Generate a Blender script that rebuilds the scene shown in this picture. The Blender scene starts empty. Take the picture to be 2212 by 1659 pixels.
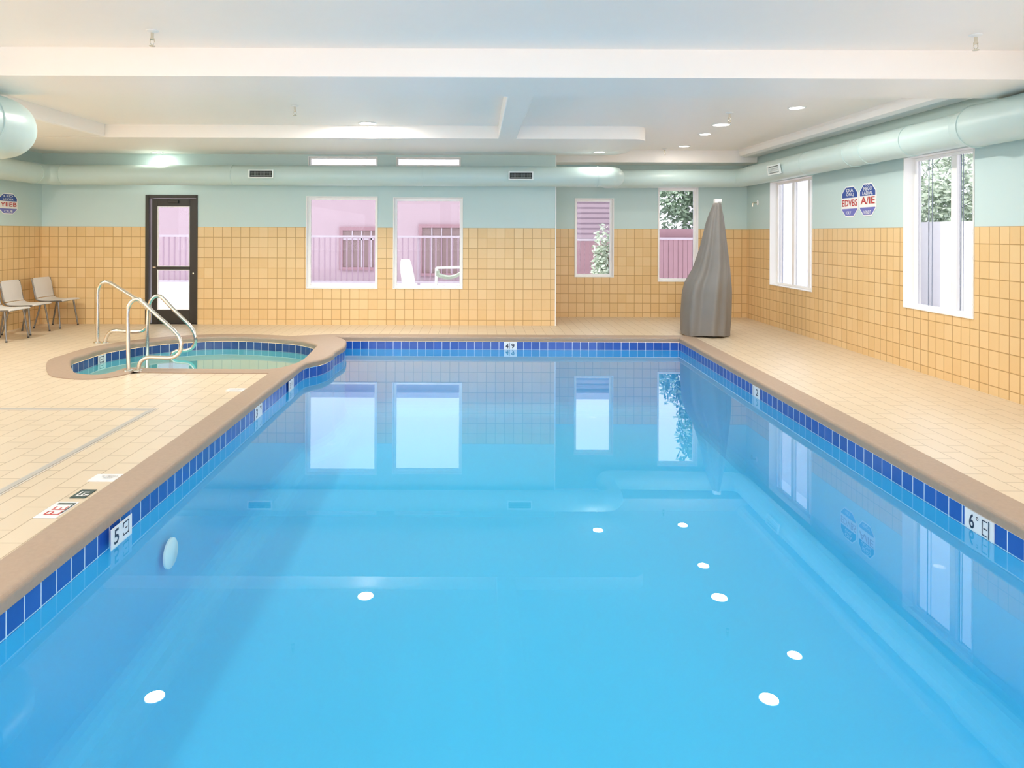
import bpy, bmesh, math, random
from mathutils import Vector, Matrix
from mathutils.geometry import tessellate_polygon
random.seed(7)
SC = bpy.context.scene
COL = SC.collection
PI = math.pi

# ------------------------------------------------------------------ camera
F, CX, CY, H, ROLL = 1500.0, 1032.0, 503.0, 1.55, 0.0038
cd = bpy.data.cameras.new('camera'); cam = bpy.data.objects.new('camera', cd); COL.objects.link(cam)
cd.sensor_fit = 'HORIZONTAL'; cd.sensor_width = 36.0; cd.lens = F / 2212 * 36
cd.shift_x = (1106 - CX) / 2212; cd.shift_y = -(829.5 - CY) / 2212
cd.clip_start = 0.05; cd.clip_end = 300
cam.matrix_world = Matrix.Translation((0, 0, H)) @ Matrix.Rotation(PI / 2, 4, 'X') @ Matrix.Rotation(ROLL, 4, 'Z')
SC.camera = cam

def un(px, py):
    dx, dy = px - CX, py - CY
    return dx * math.cos(ROLL) + dy * math.sin(ROLL), -dx * math.sin(ROLL) + dy * math.cos(ROLL)
def at_y(px, py, Y):                      # photo point at depth Y
    u, v = un(px, py); return Vector((u / F * Y, Y, H - v / F * Y))
def at_z(px, py, z=0.0):                  # photo point on a horizontal plane
    u, v = un(px, py); Y = (H - z) * F / v; return Vector((u / F * Y, Y, z))
def at_x(px, py, X):
    u, v = un(px, py); Y = X * F / u; return Vector((X, Y, H - v / F * Y))

# ------------------------------------------------------------------ room measures
XL, XR = -7.30, 4.98
YB, YR, YN = 11.63, 12.85, -3.2           # back wall, recess wall, wall behind the camera
XS = 1.30                                  # where the recess begins
ZC, ZS, ZB = 3.03, 2.853, 2.80             # ceiling, soffit, beam
TILE_TOP = 1.632
ZW = -0.177                                # water level
ZT = -0.068                                # top of the tile band
ZF = -1.15                                 # pool floor

# ------------------------------------------------------------------ materials
def lin(c):
    return tuple(((x / 255) / 12.92 if x / 255 <= 0.04045 else ((x / 255 + 0.055) / 1.055) ** 2.4) for x in c)
class NT:
    def __init__(s, name):
        s.m = bpy.data.materials.new(name); s.m.use_nodes = True
        s.t = s.m.node_tree; s.t.nodes.clear()
        s.out = s.t.nodes.new('ShaderNodeOutputMaterial')
    def n(s, typ, **kw):
        nd = s.t.nodes.new(typ)
        for k, v in kw.items(): setattr(nd, k, v)
        return nd
    def l(s, a, b): s.t.links.new(a, b)
    def math(s, op, a, b=None):
        nd = s.n('ShaderNodeMath', operation=op)
        for i, v in enumerate((a, b)):
            if v is None: continue
            if isinstance(v, (int, float)): nd.inputs[i].default_value = v
            else: s.l(v, nd.inputs[i])
        return nd.outputs[0]
    def mix(s, fac, a, b, blend='MIX'):
        nd = s.n('ShaderNodeMix', data_type='RGBA', blend_type=blend)
        for i, v in ((0, fac), (6, a), (7, b)):
            if isinstance(v, (int, float)): nd.inputs[i].default_value = v
            elif isinstance(v, tuple): nd.inputs[i].default_value = (*v, 1) if len(v) == 3 else v
            else: s.l(v, nd.inputs[i])
        return nd.outputs[2]
    def pos(s):
        g = s.n('ShaderNodeNewGeometry'); x = s.n('ShaderNodeSeparateXYZ'); s.l(g.outputs['Position'], x.inputs[0]); return x.outputs
    def comb(s, x, y, z=0.0):
        c = s.n('ShaderNodeCombineXYZ')
        for i, v in enumerate((x, y, z)):
            if isinstance(v, (int, float)): c.inputs[i].default_value = v
            else: s.l(v, c.inputs[i])
        return c.outputs[0]
    def noise(s, scale, vec=None, detail=3):
        nd = s.n('ShaderNodeTexNoise'); nd.inputs['Scale'].default_value = scale; nd.inputs['Detail'].default_value = detail
        if vec is not None: s.l(vec, nd.inputs['Vector'])
        else:
            g = s.n('ShaderNodeNewGeometry'); s.l(g.outputs['Position'], nd.inputs['Vector'])
        return nd.outputs['Fac']
    def brick(s, vec, c1, c2, mortar, bw, rh, ms, offset=0.0):
        b = s.n('ShaderNodeTexBrick'); b.offset = offset; b.squash = 1.0
        s.l(vec, b.inputs['Vector'])
        for k, v in (('Color1', c1), ('Color2', c2), ('Mortar', mortar)): b.inputs[k].default_value = (*v, 1)
        b.inputs['Scale'].default_value = 1.0; b.inputs['Brick Width'].default_value = bw; b.inputs['Row Height'].default_value = rh
        b.inputs['Mortar Size'].default_value = ms; b.inputs['Mortar Smooth'].default_value = 0.1; b.inputs['Bias'].default_value = 0.0
        return b.outputs['Color'], b.outputs['Fac']
    def principled(s, color, rough=0.5, metal=0.0, spec=0.5, normal=None):
        p = s.n('ShaderNodeBsdfPrincipled')
        if isinstance(color, tuple): p.inputs['Base Color'].default_value = (*color, 1)
        else: s.l(color, p.inputs['Base Color'])
        if isinstance(rough, (int, float)): p.inputs['Roughness'].default_value = rough
        else: s.l(rough, p.inputs['Roughness'])
        p.inputs['Metallic'].default_value = metal; p.inputs['Specular IOR Level'].default_value = spec
        if normal is not None: s.l(normal, p.inputs['Normal'])
        s.l(p.outputs[0], s.out.inputs[0]); return p
    def bump(s, h, strength=0.2, dist=0.01, invert=False):
        b = s.n('ShaderNodeBump', invert=invert); b.inputs['Strength'].default_value = strength; b.inputs['Distance'].default_value = dist
        s.l(h, b.inputs['Height']); return b.outputs[0]

def flat(name, c, rough=0.5, metal=0.0, spec=0.5, mottle=0.06, scale=6.0):
    t = NT(name); f = t.noise(scale)
    lo = tuple(x * (1 - mottle) for x in c); hi = tuple(min(1, x * (1 + mottle)) for x in c)
    t.principled(t.mix(f, lo, hi), rough, metal, spec); return t.m
def glow(name, c, strength):
    t = NT(name); e = t.n('ShaderNodeEmission'); e.inputs[0].default_value = (*c, 1); e.inputs[1].default_value = strength
    t.l(e.outputs[0], t.out.inputs[0]); return t.m
def clear(name, tint, f0, power, ripple=0.0):
    """mirror at grazing angles, see-through when looked at steeply (pane of glass, still water)"""
    t = NT(name); g = t.n('ShaderNodeNewGeometry')
    d = t.n('ShaderNodeVectorMath', operation='DOT_PRODUCT'); t.l(g.outputs['Incoming'], d.inputs[0]); t.l(g.outputs['Normal'], d.inputs[1])
    c = t.math('ABSOLUTE', d.outputs['Value'])
    k = t.math('POWER', t.math('SUBTRACT', 1.0, c), power)
    fac = t.math('ADD', t.math('MULTIPLY', k, 1 - f0), f0)
    tr = t.n('ShaderNodeBsdfTransparent'); tr.inputs[0].default_value = (*tint, 1)
    gl = t.n('ShaderNodeBsdfGlossy'); gl.inputs['Roughness'].default_value = 0.0; gl.inputs[0].default_value = (1, 1, 1, 1)
    if ripple:
        t.l(t.bump(t.noise(0.9, detail=1), ripple, 0.02), gl.inputs['Normal'])
    mx = t.n('ShaderNodeMixShader'); t.l(fac, mx.inputs[0]); t.l(tr.outputs[0], mx.inputs[1]); t.l(gl.outputs[0], mx.inputs[2])
    t.l(mx.outputs[0], t.out.inputs[0]); return t.m

PAINT = (0.545, 0.68, 0.668)
def wall_mat(name, axis, bw, rh=0.1715):
    t = NT(name); x = t.pos()
    v = t.math('ADD', x[2], 20 * rh - TILE_TOP)
    col, fac = t.brick(t.comb(x[axis], v), (0.72, 0.485, 0.225), (0.77, 0.55, 0.285), (0.43, 0.245, 0.085), bw, rh, 0.0052)
    cloud = t.noise(18.0, detail=4)
    col = t.mix(0.35, col, t.mix(cloud, (0.62, 0.40, 0.17), (0.86, 0.62, 0.34)), 'MIX') if False else t.mix(t.math('MULTIPLY', cloud, 0.16), col, (0.85, 0.66, 0.40))
    up = t.math('GREATER_THAN', x[2], TILE_TOP)
    c = t.mix(up, col, PAINT)
    r = t.math('ADD', t.math('MULTIPLY', up, 0.25), 0.3)
    t.principled(c, r, 0, 0.4, t.bump(t.math('MULTIPLY', fac, t.math('SUBTRACT', 1.0, up)), 0.35, 0.004, True)); return t.m
def deck_mat():
    t = NT('deck_tile'); x = t.pos()
    col, fac = t.brick(t.comb(x[1], x[0]), (0.665, 0.55, 0.405), (0.695, 0.58, 0.435), (0.40, 0.30, 0.19), 0.30, 0.15, 0.0036, 0.5)
    n = t.noise(3.0, detail=5)
    col = t.mix(t.math('MULTIPLY', n, 0.15), col, (0.75, 0.64, 0.49))
    t.principled(col, 0.33, 0, 0.55, t.bump(fac, 0.15, 0.003, True)); return t.m
def band_mat(name, c1, c2, grout):
    t = NT(name); u = t.n('ShaderNodeUVMap')
    col, fac = t.brick(u.outputs[0], c1, c2, grout, 0.121, 0.118, 0.0034)
    n = t.noise(30.0, detail=4)
    col = t.mix(t.math('MULTIPLY', t.math('SUBTRACT', 1.0, fac), t.math('MULTIPLY', n, 0.12)), col, (0.05, 0.22, 0.70))
    t.principled(col, 0.16, 0, 0.5, t.bump(fac, 0.3, 0.003, True)); return t.m
def duct_mat():
    t = NT('duct_paint'); x = t.pos()
    s_ = t.math('ADD', x[0], t.math('ADD', x[1], t.math('MULTIPLY', x[2], 0.15)))
    w = t.n('ShaderNodeTexWave'); w.inputs['Scale'].default_value = 2.4; w.inputs['Distortion'].default_value = 0.3
    t.l(t.comb(s_, 0.0), w.inputs['Vector'])
    t.principled((0.545, 0.68, 0.655), 0.33, 0, 0.5, t.bump(w.outputs['Fac'], 0.22, 0.004)); return t.m
def cloth_mat():
    t = NT('grey_cloth'); n = t.noise(55.0, detail=3); n2 = t.noise(4.0)
    t.principled(t.mix(n2, (0.185, 0.172, 0.16), (0.225, 0.21, 0.197)), 0.5, 0, 0.45, t.bump(n, 0.08, 0.003)); return t.m
def siding_mat():
    t = NT('house_siding'); x = t.pos()
    col, fac = t.brick(t.comb(x[0], x[2]), (0.47, 0.36, 0.40), (0.49, 0.38, 0.42), (0.27, 0.20, 0.24), 50.0, 0.17, 0.03)
    t.principled(col, 0.7); return t.m

M = {}
M['wall_x'] = wall_mat('wall_tile_and_paint', 0, 0.1527)
M['wall_y'] = wall_mat('side_wall_tile_and_paint', 1, 0.13)
M['deck'] = deck_mat()
M['ceil'] = flat('ceiling_paint', (0.955, 0.89, 0.835), 0.45, 0, 0.4, 0.01)
M['white'] = flat('white_paint', (0.86, 0.85, 0.83), 0.4, 0, 0.5, 0.01)
M['vinyl'] = flat('window_vinyl', (0.93, 0.91, 0.89), 0.35, 0, 0.5, 0.01)
M['gasket'] = flat('window_gasket', (0.20, 0.23, 0.30), 0.5)
M['coping'] = flat('coping_stone', (0.39, 0.285, 0.21), 0.5, 0, 0.4, 0.10, 45.0)
M['band'] = band_mat('blue_tile_band', (0.010, 0.068, 0.36), (0.017, 0.092, 0.44), (0.72, 0.80, 0.88))
M['spa_band'] = band_mat('hot_tub_tile_band', (0.020, 0.055, 0.19), (0.028, 0.075, 0.24), (0.66, 0.70, 0.74))
M['plaster'] = flat('pool_plaster', (0.072, 0.50, 0.80), 0.7, 0, 0.2, 0.02, 1.2)
M['spa_plaster'] = flat('hot_tub_plaster', (0.30, 0.72, 0.74), 0.6, 0, 0.3, 0.04, 2.0)
M['water'] = clear('pool_water', (0.82, 0.97, 1.0), 0.03, 4.6)
M['spa_water'] = clear('hot_tub_water', (0.82, 0.97, 0.97), 0.035, 4.0, 0.05)
M['glass'] = clear('window_glass', (0.57, 0.57, 0.58), 0.006, 5.0)
M['clear_glass'] = clear('clear_glass', (0.97, 0.98, 0.98), 0.03, 5.0)
M['steel'] = flat('stainless_steel', (0.78, 0.735, 0.66), 0.16, 1.0, 0.5, 0.02)
M['chair_leg'] = flat('chair_leg_metal', (0.23, 0.22, 0.21), 0.3, 0.7)
M['chair_shell'] = flat('chair_shell_plastic', (0.66, 0.63, 0.60), 0.45)
M['black'] = flat('black_rubber', (0.02, 0.02, 0.02), 0.5)
M['bronze'] = flat('dark_bronze_metal', (0.040, 0.034, 0.027), 0.4, 0.3)
M['duct'] = duct_mat()
M['dark'] = flat('vent_dark', (0.02, 0.025, 0.025), 0.6)
M['vent_pale'] = flat('vent_white', (0.80, 0.86, 0.84), 0.4)
M['grille'] = flat('vent_grille', (0.22, 0.24, 0.23), 0.5)
M['cloth'] = cloth_mat()
M['chrome'] = flat('brass_chrome', (0.72, 0.66, 0.55), 0.25, 1.0)
M['red'] = flat('sign_red', (0.52, 0.045, 0.04), 0.45)
M['signblue'] = flat('sign_blue', (0.025, 0.075, 0.33), 0.45)
M['signlilac'] = flat('sign_lilac', (0.16, 0.17, 0.50), 0.45)
M['signwhite'] = flat('sign_white', (0.90, 0.89, 0.87), 0.4, 0, 0.5, 0.01)
M['ink'] = flat('marker_ink', (0.012, 0.016, 0.05), 0.4)
M['green_ink'] = flat('marker_dark_green', (0.02, 0.055, 0.05), 0.45)
M['tilewhite'] = flat('marker_tile', (0.84, 0.84, 0.86), 0.25, 0, 0.5, 0.02)
M['drain'] = flat('drain_metal', (0.50, 0.48, 0.45), 0.4, 0.3)
M['drain_slot'] = flat('drain_edge', (0.62, 0.56, 0.48), 0.5)
M['lens'] = glow('lamp_lens', (1.0, 0.93, 0.82), 12.0)
M['pool_lens'] = flat('pool_light_lens', (0.92, 0.95, 0.96), 0.2)
M['pink'] = flat('pink_stucco', (0.59, 0.45, 0.49), 0.8, 0, 0.2, 0.03, 2.0)
M['pink2'] = flat('rose_boards', (0.45, 0.27, 0.30), 0.7, 0, 0.2, 0.06, 3.0)
M['siding'] = siding_mat()
M['shutter'] = flat('house_window_dark', (0.31, 0.215, 0.205), 0.4)
M['picket'] = flat('fence_paint', (0.44, 0.30, 0.37), 0.6)
M['rail'] = flat('fence_rail_paint', (0.62, 0.54, 0.59), 0.5)
M['ground'] = flat('pale_paving', (0.62, 0.62, 0.66), 0.8, 0, 0.2, 0.12, 1.0)
M['patio'] = flat('patio_white', (0.88, 0.88, 0.84), 0.4)
M['garden_wall'] = flat('garden_wall_white', (0.84, 0.82, 0.82), 0.7, 0, 0.2, 0.02)
M['grey_wall'] = flat('pale_grey_render', (0.66, 0.67, 0.72), 0.7, 0, 0.2, 0.02)
M['leaf'] = flat('leaf_green', (0.34, 0.45, 0.33), 0.6, 0, 0.3, 0.35, 2.5)
M['leaf_pale'] = flat('leaf_pale_green', (0.48, 0.56, 0.44), 0.6, 0, 0.3, 0.4, 2.5)
M['bark'] = flat('bark', (0.24, 0.18, 0.13), 0.9)

# ------------------------------------------------------------------ mesh building
class MB:
    def __init__(s): s.v = []; s.f = []; s.uv = []; s.mi = []; s.cur = 0
    def add(s, vs, fs, uvs=None):
        b = len(s.v); s.v += [Vector(p) for p in vs]
        for i, f in enumerate(fs):
            s.f.append([b + k for k in f]); s.mi.append(s.cur); s.uv.append(uvs[i] if uvs else None)
        return s
    def box(s, x0, x1, y0, y1, z0, z1):
        vs = [(x, y, z) for z in (z0, z1) for y in (y0, y1) for x in (x0, x1)]
        return s.add(vs, [(0, 2, 3, 1), (4, 5, 7, 6), (0, 1, 5, 4), (2, 6, 7, 3), (0, 4, 6, 2), (1, 3, 7, 5)])
    def obox(s, o, ax, ay, az):           # box from origin with three edge vectors
        o, ax, ay, az = map(Vector, (o, ax, ay, az))
        vs = [o + ax * i + ay * j + az * k for k in (0, 1) for j in (0, 1) for i in (0, 1)]
        return s.add(vs, [(0, 2, 3, 1), (4, 5, 7, 6), (0, 1, 5, 4), (2, 6, 7, 3), (0, 4, 6, 2), (1, 3, 7, 5)])
    def tube(s, path, r, n=14, cap=True):
        path = [Vector(p) for p in path]; m = len(path)
        rs = r if isinstance(r, (list, tuple)) else [r] * m
        t0 = (path[1] - path[0]).normalized()
        nrm = t0.orthogonal().normalized(); rings = []
        for i in range(m):
            t = (path[min(i + 1, m - 1)] - path[max(i - 1, 0)]).normalized()
            nrm = (nrm - t * nrm.dot(t)).normalized(); b = t.cross(nrm)
            k = 1.0
            if 0 < i < m - 1:
                c = (path[i] - path[i - 1]).normalized().dot(t); k = 1 / max(c, 0.5)
            rings.append([path[i] + (nrm * math.cos(2 * PI * j / n) + b * math.sin(2 * PI * j / n)) * rs[i] * (1.0 if k > 1.2 else 1.0) for j in range(n)])
        vs = [p for rg in rings for p in rg]; fs = []
        for i in range(m - 1):
            for j in range(n):
                a, bb = i * n + j, i * n + (j + 1) % n
                fs.append((a, bb, bb + n, a + n))
        if cap: fs.append(tuple(range(n - 1, -1, -1))); fs.append(tuple((m - 1) * n + j for j in range(n)))
        return s.add(vs, fs)
    def lathe(s, prof, o=(0, 0, 0), axis=(0, 0, 1), n=24):   # profile of (radius, height)
        o = Vector(o); a = Vector(axis).normalized(); u = a.orthogonal().normalized(); w = a.cross(u)
        vs, fs = [], []
        for r, h in prof:
            for j in range(n):
                th = 2 * PI * j / n; vs.append(o + a * h + (u * math.cos(th) + w * math.sin(th)) * max(r, 1e-4))
        for i in range(len(prof) - 1):
            for j in range(n):
                p, q = i * n + j, i * n + (j + 1) % n; fs.append((p, q, q + n, p + n))
        fs.append(tuple(range(n - 1, -1, -1))); fs.append(tuple((len(prof) - 1) * n + j for j in range(n)))
        return s.add(vs, fs)
    def poly(s, loops, z):                 # flat polygon with holes
        pts = [Vector((p[0], p[1], 0)) for lp in loops for p in lp]
        tri = tessellate_polygon([[Vector((p[0], p[1], 0)) for p in lp] for lp in loops])
        fs = []
        for t in tri:
            a, b, c = (pts[i] for i in t)
            if (b - a).cross(c - a).z < 0: t = (t[0], t[2], t[1])
            fs.append(tuple(t))
        return s.add([(p.x, p.y, z) for p in pts], fs)
    def strip(s, loopA, loopB, flip=False, uvrange=None):    # closed quad strip between two equal loops
        n = len(loopA); vs = list(loopA) + list(loopB); fs, uvs = [], []
        acc = [0.0]
        for i in range(n): acc.append(acc[-1] + (Vector(loopA[(i + 1) % n]) - Vector(loopA[i])).length)
        for i in range(n):
            j = (i + 1) % n
            f = (i, j, n + j, n + i); u = None
            if uvrange: u = [(acc[i], uvrange[0]), (acc[i + 1], uvrange[0]), (acc[i + 1], uvrange[1]), (acc[i], uvrange[1])]
            if flip:
                f = f[::-1]; u = u[::-1] if u else None
            fs.append(f); uvs.append(u)
        return s.add(vs, fs, uvs)
    def extrude_poly(s, pts, d):           # planar 3d polygon extruded by vector d
        d = Vector(d); n = len(pts); vs = [Vector(p) for p in pts] + [Vector(p) + d for p in pts]
        return s.add(vs, [tuple(range(n - 1, -1, -1)), tuple(range(n, 2 * n))] + [(i, (i + 1) % n, n + (i + 1) % n, n + i) for i in range(n)])
    def build(s, name, mats, parent=None, smooth=None, bevel=0.0, local=False):
        me = bpy.data.meshes.new(name)
        off = Vector((0, 0, 0))
        p = parent
        if not local:
            while p is not None: off += p.location; p = p.parent
        me.from_pydata([v - off for v in s.v], [], s.f)
        for m in (mats if isinstance(mats, (list, tuple)) else [mats]): me.materials.append(m)
        for i, pl in enumerate(me.polygons): pl.material_index = s.mi[i]
        if any(s.uv):
            ul = me.uv_layers.new(name='UVMap')
            for pl in me.polygons:
                if s.uv[pl.index]:
                    for k, li in enumerate(pl.loop_indices): ul.data[li].uv = s.uv[pl.index][k]
        me.validate(); me.update()
        if smooth:
            me.shade_smooth(); me.set_sharp_from_angle(angle=math.radians(smooth))
        o = bpy.data.objects.new(name, me); COL.objects.link(o)
        if parent: o.parent = parent
        if bevel:
            b = o.modifiers.new('bevel', 'BEVEL'); b.width = bevel; b.segments = 2; b.limit_method = 'ANGLE'; b.angle_limit = math.radians(40)
        return o

def tag(o, label, cat, group=None, kind=None):
    o['label'] = label; o['category'] = cat
    if group: o['group'] = group
    if kind: o['kind'] = kind
    return o
def root(name, loc, label, cat, group=None, kind=None):
    o = bpy.data.objects.new(name, None); COL.objects.link(o); o.location = loc; o.empty_display_size = 0.1
    return tag(o, label, cat, group, kind)
def copy_tree(o, parent=None):
    kids = list(o.children)
    c = o.copy(); COL.objects.link(c)
    if parent: c.parent = parent
    for k in kids: copy_tree(k, c)
    return c
def fillet(path, rad, seg=8):
    path = [Vector(p) for p in path]; out = [path[0]]
    for i in range(1, len(path) - 1):
        a, b, c = path[i - 1], path[i], path[i + 1]
        u, w = (a - b), (c - b); r = min(rad, u.length * 0.49, w.length * 0.49)
        p, q = b + u.normalized() * r, b + w.normalized() * r
        for k in range(seg + 1):
            t = k / seg; out.append(p * (1 - t) ** 2 + b * 2 * t * (1 - t) + q * t ** 2)
    out.append(path[-1]); return out
def catmull(pts, seg=6, closed=True):
    pts = [Vector(p) for p in pts]; n = len(pts); out = []
    rng = range(n) if closed else range(n - 1)
    for i in rng:
        if closed: p0, p1, p2, p3 = pts[i - 1], pts[i], pts[(i + 1) % n], pts[(i + 2) % n]
        else: p0, p1, p2, p3 = pts[max(i - 1, 0)], pts[i], pts[i + 1], pts[min(i + 2, n - 1)]
        for k in range(seg):
            t = k / seg
            out.append(0.5 * (2 * p1 + (p2 - p0) * t + (2 * p0 - 5 * p1 + 4 * p2 - p3) * t * t + (3 * p1 - p0 - 3 * p2 + p3) * t ** 3))
    if not closed: out.append(pts[-1])
    return out
def offset(poly, d):                       # outward for a counter-clockwise loop
    n = len(poly); out = []
    for i in range(n):
        a, b, c = (Vector((p[0], p[1])) for p in (poly[i - 1], poly[i], poly[(i + 1) % n]))
        e1, e2 = (b - a).normalized(), (c - b).normalized()
        n1, n2 = Vector((e1.y, -e1.x)), Vector((e2.y, -e2.x)); m = (n1 + n2)
        if m.length < 1e-6: m = n1
        m.normalize(); k = d / max(m.dot(n1), 0.5)
        out.append(Vector((b.x + m.x * k, b.y + m.y * k, 0)))
    return out
def lift(poly, z): return [Vector((p[0], p[1], z)) for p in poly]
_fonts = {}
def text_mesh(mb, txt, o, ux, uy, height, width=None, depth=0.001):
    """built-in lettering laid on a plane: o = lower left corner, ux/uy = unit axes; squeezed to width"""
    cu = bpy.data.curves.new('lettering', 'FONT'); cu.body = txt; cu.size = 1.0; cu.resolution_u = 3; cu.offset = 0.012
    ob = bpy.data.objects.new('lettering_tmp', cu); COL.objects.link(ob)
    dg = bpy.context.evaluated_depsgraph_get(); dg.update()
    me = bpy.data.meshes.new_from_object(ob.evaluated_get(dg))
    vs = [v.co.copy() for v in me.vertices]; fs = [tuple(p.vertices) for p in me.polygons]
    bpy.data.objects.remove(ob); bpy.data.curves.remove(cu); bpy.data.meshes.remove(me)
    if not vs: return
    x0, x1 = min(v.x for v in vs), max(v.x for v in vs); y0, y1 = min(v.y for v in vs), max(v.y for v in vs)
    ky = height / (y1 - y0); kx = (width / (x1 - x0)) if width else ky
    o, ux, uy = Vector(o), Vector(ux), Vector(uy)
    mb.add([o + ux * ((v.x - x0) * kx) + uy * ((v.y - y0) * ky) for v in vs], fs)
def stroke(mb, o, ux, uy, x0, x1, y0, y1):
    o, ux, uy = Vector(o), Vector(ux), Vector(uy)
    mb.add([o + ux * x0 + uy * y0, o + ux * x1 + uy * y0, o + ux * x1 + uy * y1, o + ux * x0 + uy * y1], [(0, 1, 2, 3)])

# ------------------------------------------------------------------ walls with openings
def wall(name, uv0, uv1, holes, mapf, mat, label, t=0.2):
    """u-z sheet with rectangular holes; mapf(u, z, d) gives the 3d point d metres behind the room face"""
    us = sorted({uv0[0], uv1[0], *[h[0] for h in holes], *[h[1] for h in holes]})
    zs = sorted({uv0[1], uv1[1], *[h[2] for h in holes], *[h[3] for h in holes]})
    mb = MB()
    def solid(i, j):
        if not (0 <= i < len(us) - 1 and 0 <= j < len(zs) - 1): return False
        u, z = (us[i] + us[i + 1]) / 2, (zs[j] + zs[j + 1]) / 2
        return not any(h[0] < u < h[1] and h[2] < z < h[3] for h in holes)
    for i in range(len(us) - 1):
        for j in range(len(zs) - 1):
            if not solid(i, j): continue
            a, b, c, d = us[i], us[i + 1], zs[j], zs[j + 1]
            mb.add([mapf(a, c, 0), mapf(b, c, 0), mapf(b, d, 0), mapf(a, d, 0)], [(0, 1, 2, 3)])
            mb.add([mapf(a, c, t), mapf(b, c, t), mapf(b, d, t), mapf(a, d, t)], [(3, 2, 1, 0)])
            for di, dj, e in ((-1, 0, ((a, c), (a, d))), (1, 0, ((b, d), (b, c))), (0, -1, ((b, c), (a, c))), (0, 1, ((a, d), (b, d)))):
                if not solid(i + di, j + dj):
                    (p, q), (r, s) = e
                    mb.add([mapf(p, q, 0), mapf(r, s, 0), mapf(r, s, t), mapf(p, q, t)], [(0, 1, 2, 3)])
    o = mb.build(name, mat); return tag(o, label, 'wall', kind='structure')

mapB = lambda u, z, d: Vector((u, YB + d, z))
mapRc = lambda u, z, d: Vector((u, YR + d, z))
mapRt = lambda u, z, d: Vector((XR + d, u, z))
mapL = lambda u, z, d: Vector((XL - d, u, z))
mapN = lambda u, z, d: Vector((u, YN - d, z))

W1 = (-2.876, -1.675, 0.604, 2.155); W2 = (-1.419, -0.248, 0.604, 2.14)
C1 = (-2.845, -1.68, 2.655, 2.822); C2 = (-1.372, -0.287, 2.655, 2.815)
D1 = (-5.565, -4.69, 0.0, 2.166)
W3 = (1.79, 2.52, 0.736, 2.20); W4 = (3.33, 4.08, 0.656, 2.403)
W5 = (10.33, 11.82, 0.685, 2.43); W6 = (6.96, 8.11, 0.70, 2.446)
ADDED_REAR = [(-6.9, -4.3, 0.12, 2.72), (-4.0, -1.4, 0.12, 2.72), (-1.1, 1.5, 0.12, 2.72), (1.8, 4.4, 0.12, 2.72)]  # unseen openings added behind the viewer as soft daylight fill
ADDED_RSIDE = [(1.2, 2.35, 0.70, 2.446), (4.1, 5.25, 0.70, 2.446)]  # out of view, added so more daylight reaches the ceiling
ADDED_LSIDE = [(-1.2, 0.8, 0.70, 2.2), (2.0, 4.0, 0.70, 2.2), (4.9, 6.5, 0.70, 2.2)]  # unseen windows added to let sky and sun in from the left
wall('wall_back', (XL, -1.4), (XS, ZC), [W1, W2, C1, C2, D1], mapB, M['wall_x'], 'back wall, tan tile below pale aqua paint, with the dark door and two wide windows')
wall('wall_recess', (XS - 0.2, -1.4), (XR + 0.2, ZC), [W3, W4], mapRc, M['wall_x'], 'set back wall with two narrow windows behind the grey cover')
mb = MB(); mb.box(XS - 0.2, XS, YB + 0.2, YR, -1.4, ZC)
tag(mb.build('wall_return', M['wall_y']), 'short return wall where the back wall steps back', 'wall', kind='structure')
wall('wall_right', (YN - 0.2, -1.4), (YR, ZC), [W5, W6] + ADDED_RSIDE, mapRt, M['wall_y'], 'right wall, tan tile below pale aqua paint, with two tall windows')
wall('wall_left', (YN - 0.2, -1.4), (YB, ZC), ADDED_LSIDE, mapL, M['wall_y'], 'left wall behind the row of pale chairs')
wall('wall_front', (XL, -1.4), (XR, ZC), ADDED_REAR, mapN, M['wall_x'], 'wall behind the viewer with a row of windows')

# ------------------------------------------------------------------ windows and door
def window(name, mapf, h, label, mull=(), fr=0.045, depth=0.09, thick=0.05, pane_mat='glass', jamb=0.012, gaskets=()):
    u0, u1, z0, z1 = h
    c = mapf((u0 + u1) / 2, z0, 0)
    r = root(name, c, label, 'window', kind='structure')
    def bx(mb, a, b, p, q, d0, d1):
        P = mapf(a, p, d0); Q = mapf(b, q, d1)
        mb.box(min(P.x, Q.x), max(P.x, Q.x), min(P.y, Q.y), max(P.y, Q.y), min(P.z, Q.z), max(P.z, Q.z))
    e = 0.001
    j = MB()                                # white liner with a slim face trim
    for a, b, p, q in ((u0 + e, u0 + jamb, z0 + e, z1 - e), (u1 - jamb, u1 - e, z0 + e, z1 - e), (u0 + jamb, u1 - jamb, z0 + e, z0 + jamb), (u0 + jamb, u1 - jamb, z1 - jamb, z1 - e)):
        bx(j, a, b, p, q, -0.012, 0.19)
    j.build('window_jamb', M['white'], r)
    f = MB(); k = jamb
    for a, b, p, q in ((u0 + k, u0 + k + fr, z0 + k, z1 - k), (u1 - k - fr, u1 - k, z0 + k, z1 - k), (u0 + k + fr, u1 - k - fr, z0 + k, z0 + k + fr), (u0 + k + fr, u1 - k - fr, z1 - k - fr, z1 - k)):
        bx(f, a, b, p, q, depth, depth + thick)
    for m_, w_ in mull:
        bx(f, m_ - w_ / 2, m_ + w_ / 2, z0 + k + fr, z1 - k - fr, depth - 0.005, depth + thick)
    f.build('window_frame', M['vinyl'], r, bevel=0.004)
    if gaskets:
        g = MB()
        for gu, gw in gaskets: bx(g, gu - gw / 2, gu + gw / 2, z0 + k + fr, z1 - k - fr, depth + 0.012, depth + 0.018)
        g.build('gasket_strip', M['gasket'], r)
    p = MB(); bx(p, u0 + k + fr * 0.6, u1 - k - fr * 0.6, z0 + k + fr * 0.6, z1 - k - fr * 0.6, depth + 0.022, depth + 0.028)
    p.build('window_pane', M[pane_mat], r)
    return r
window('window_1', mapB, W1, 'wide white framed window nearest the dark door in the back wall')
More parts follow.
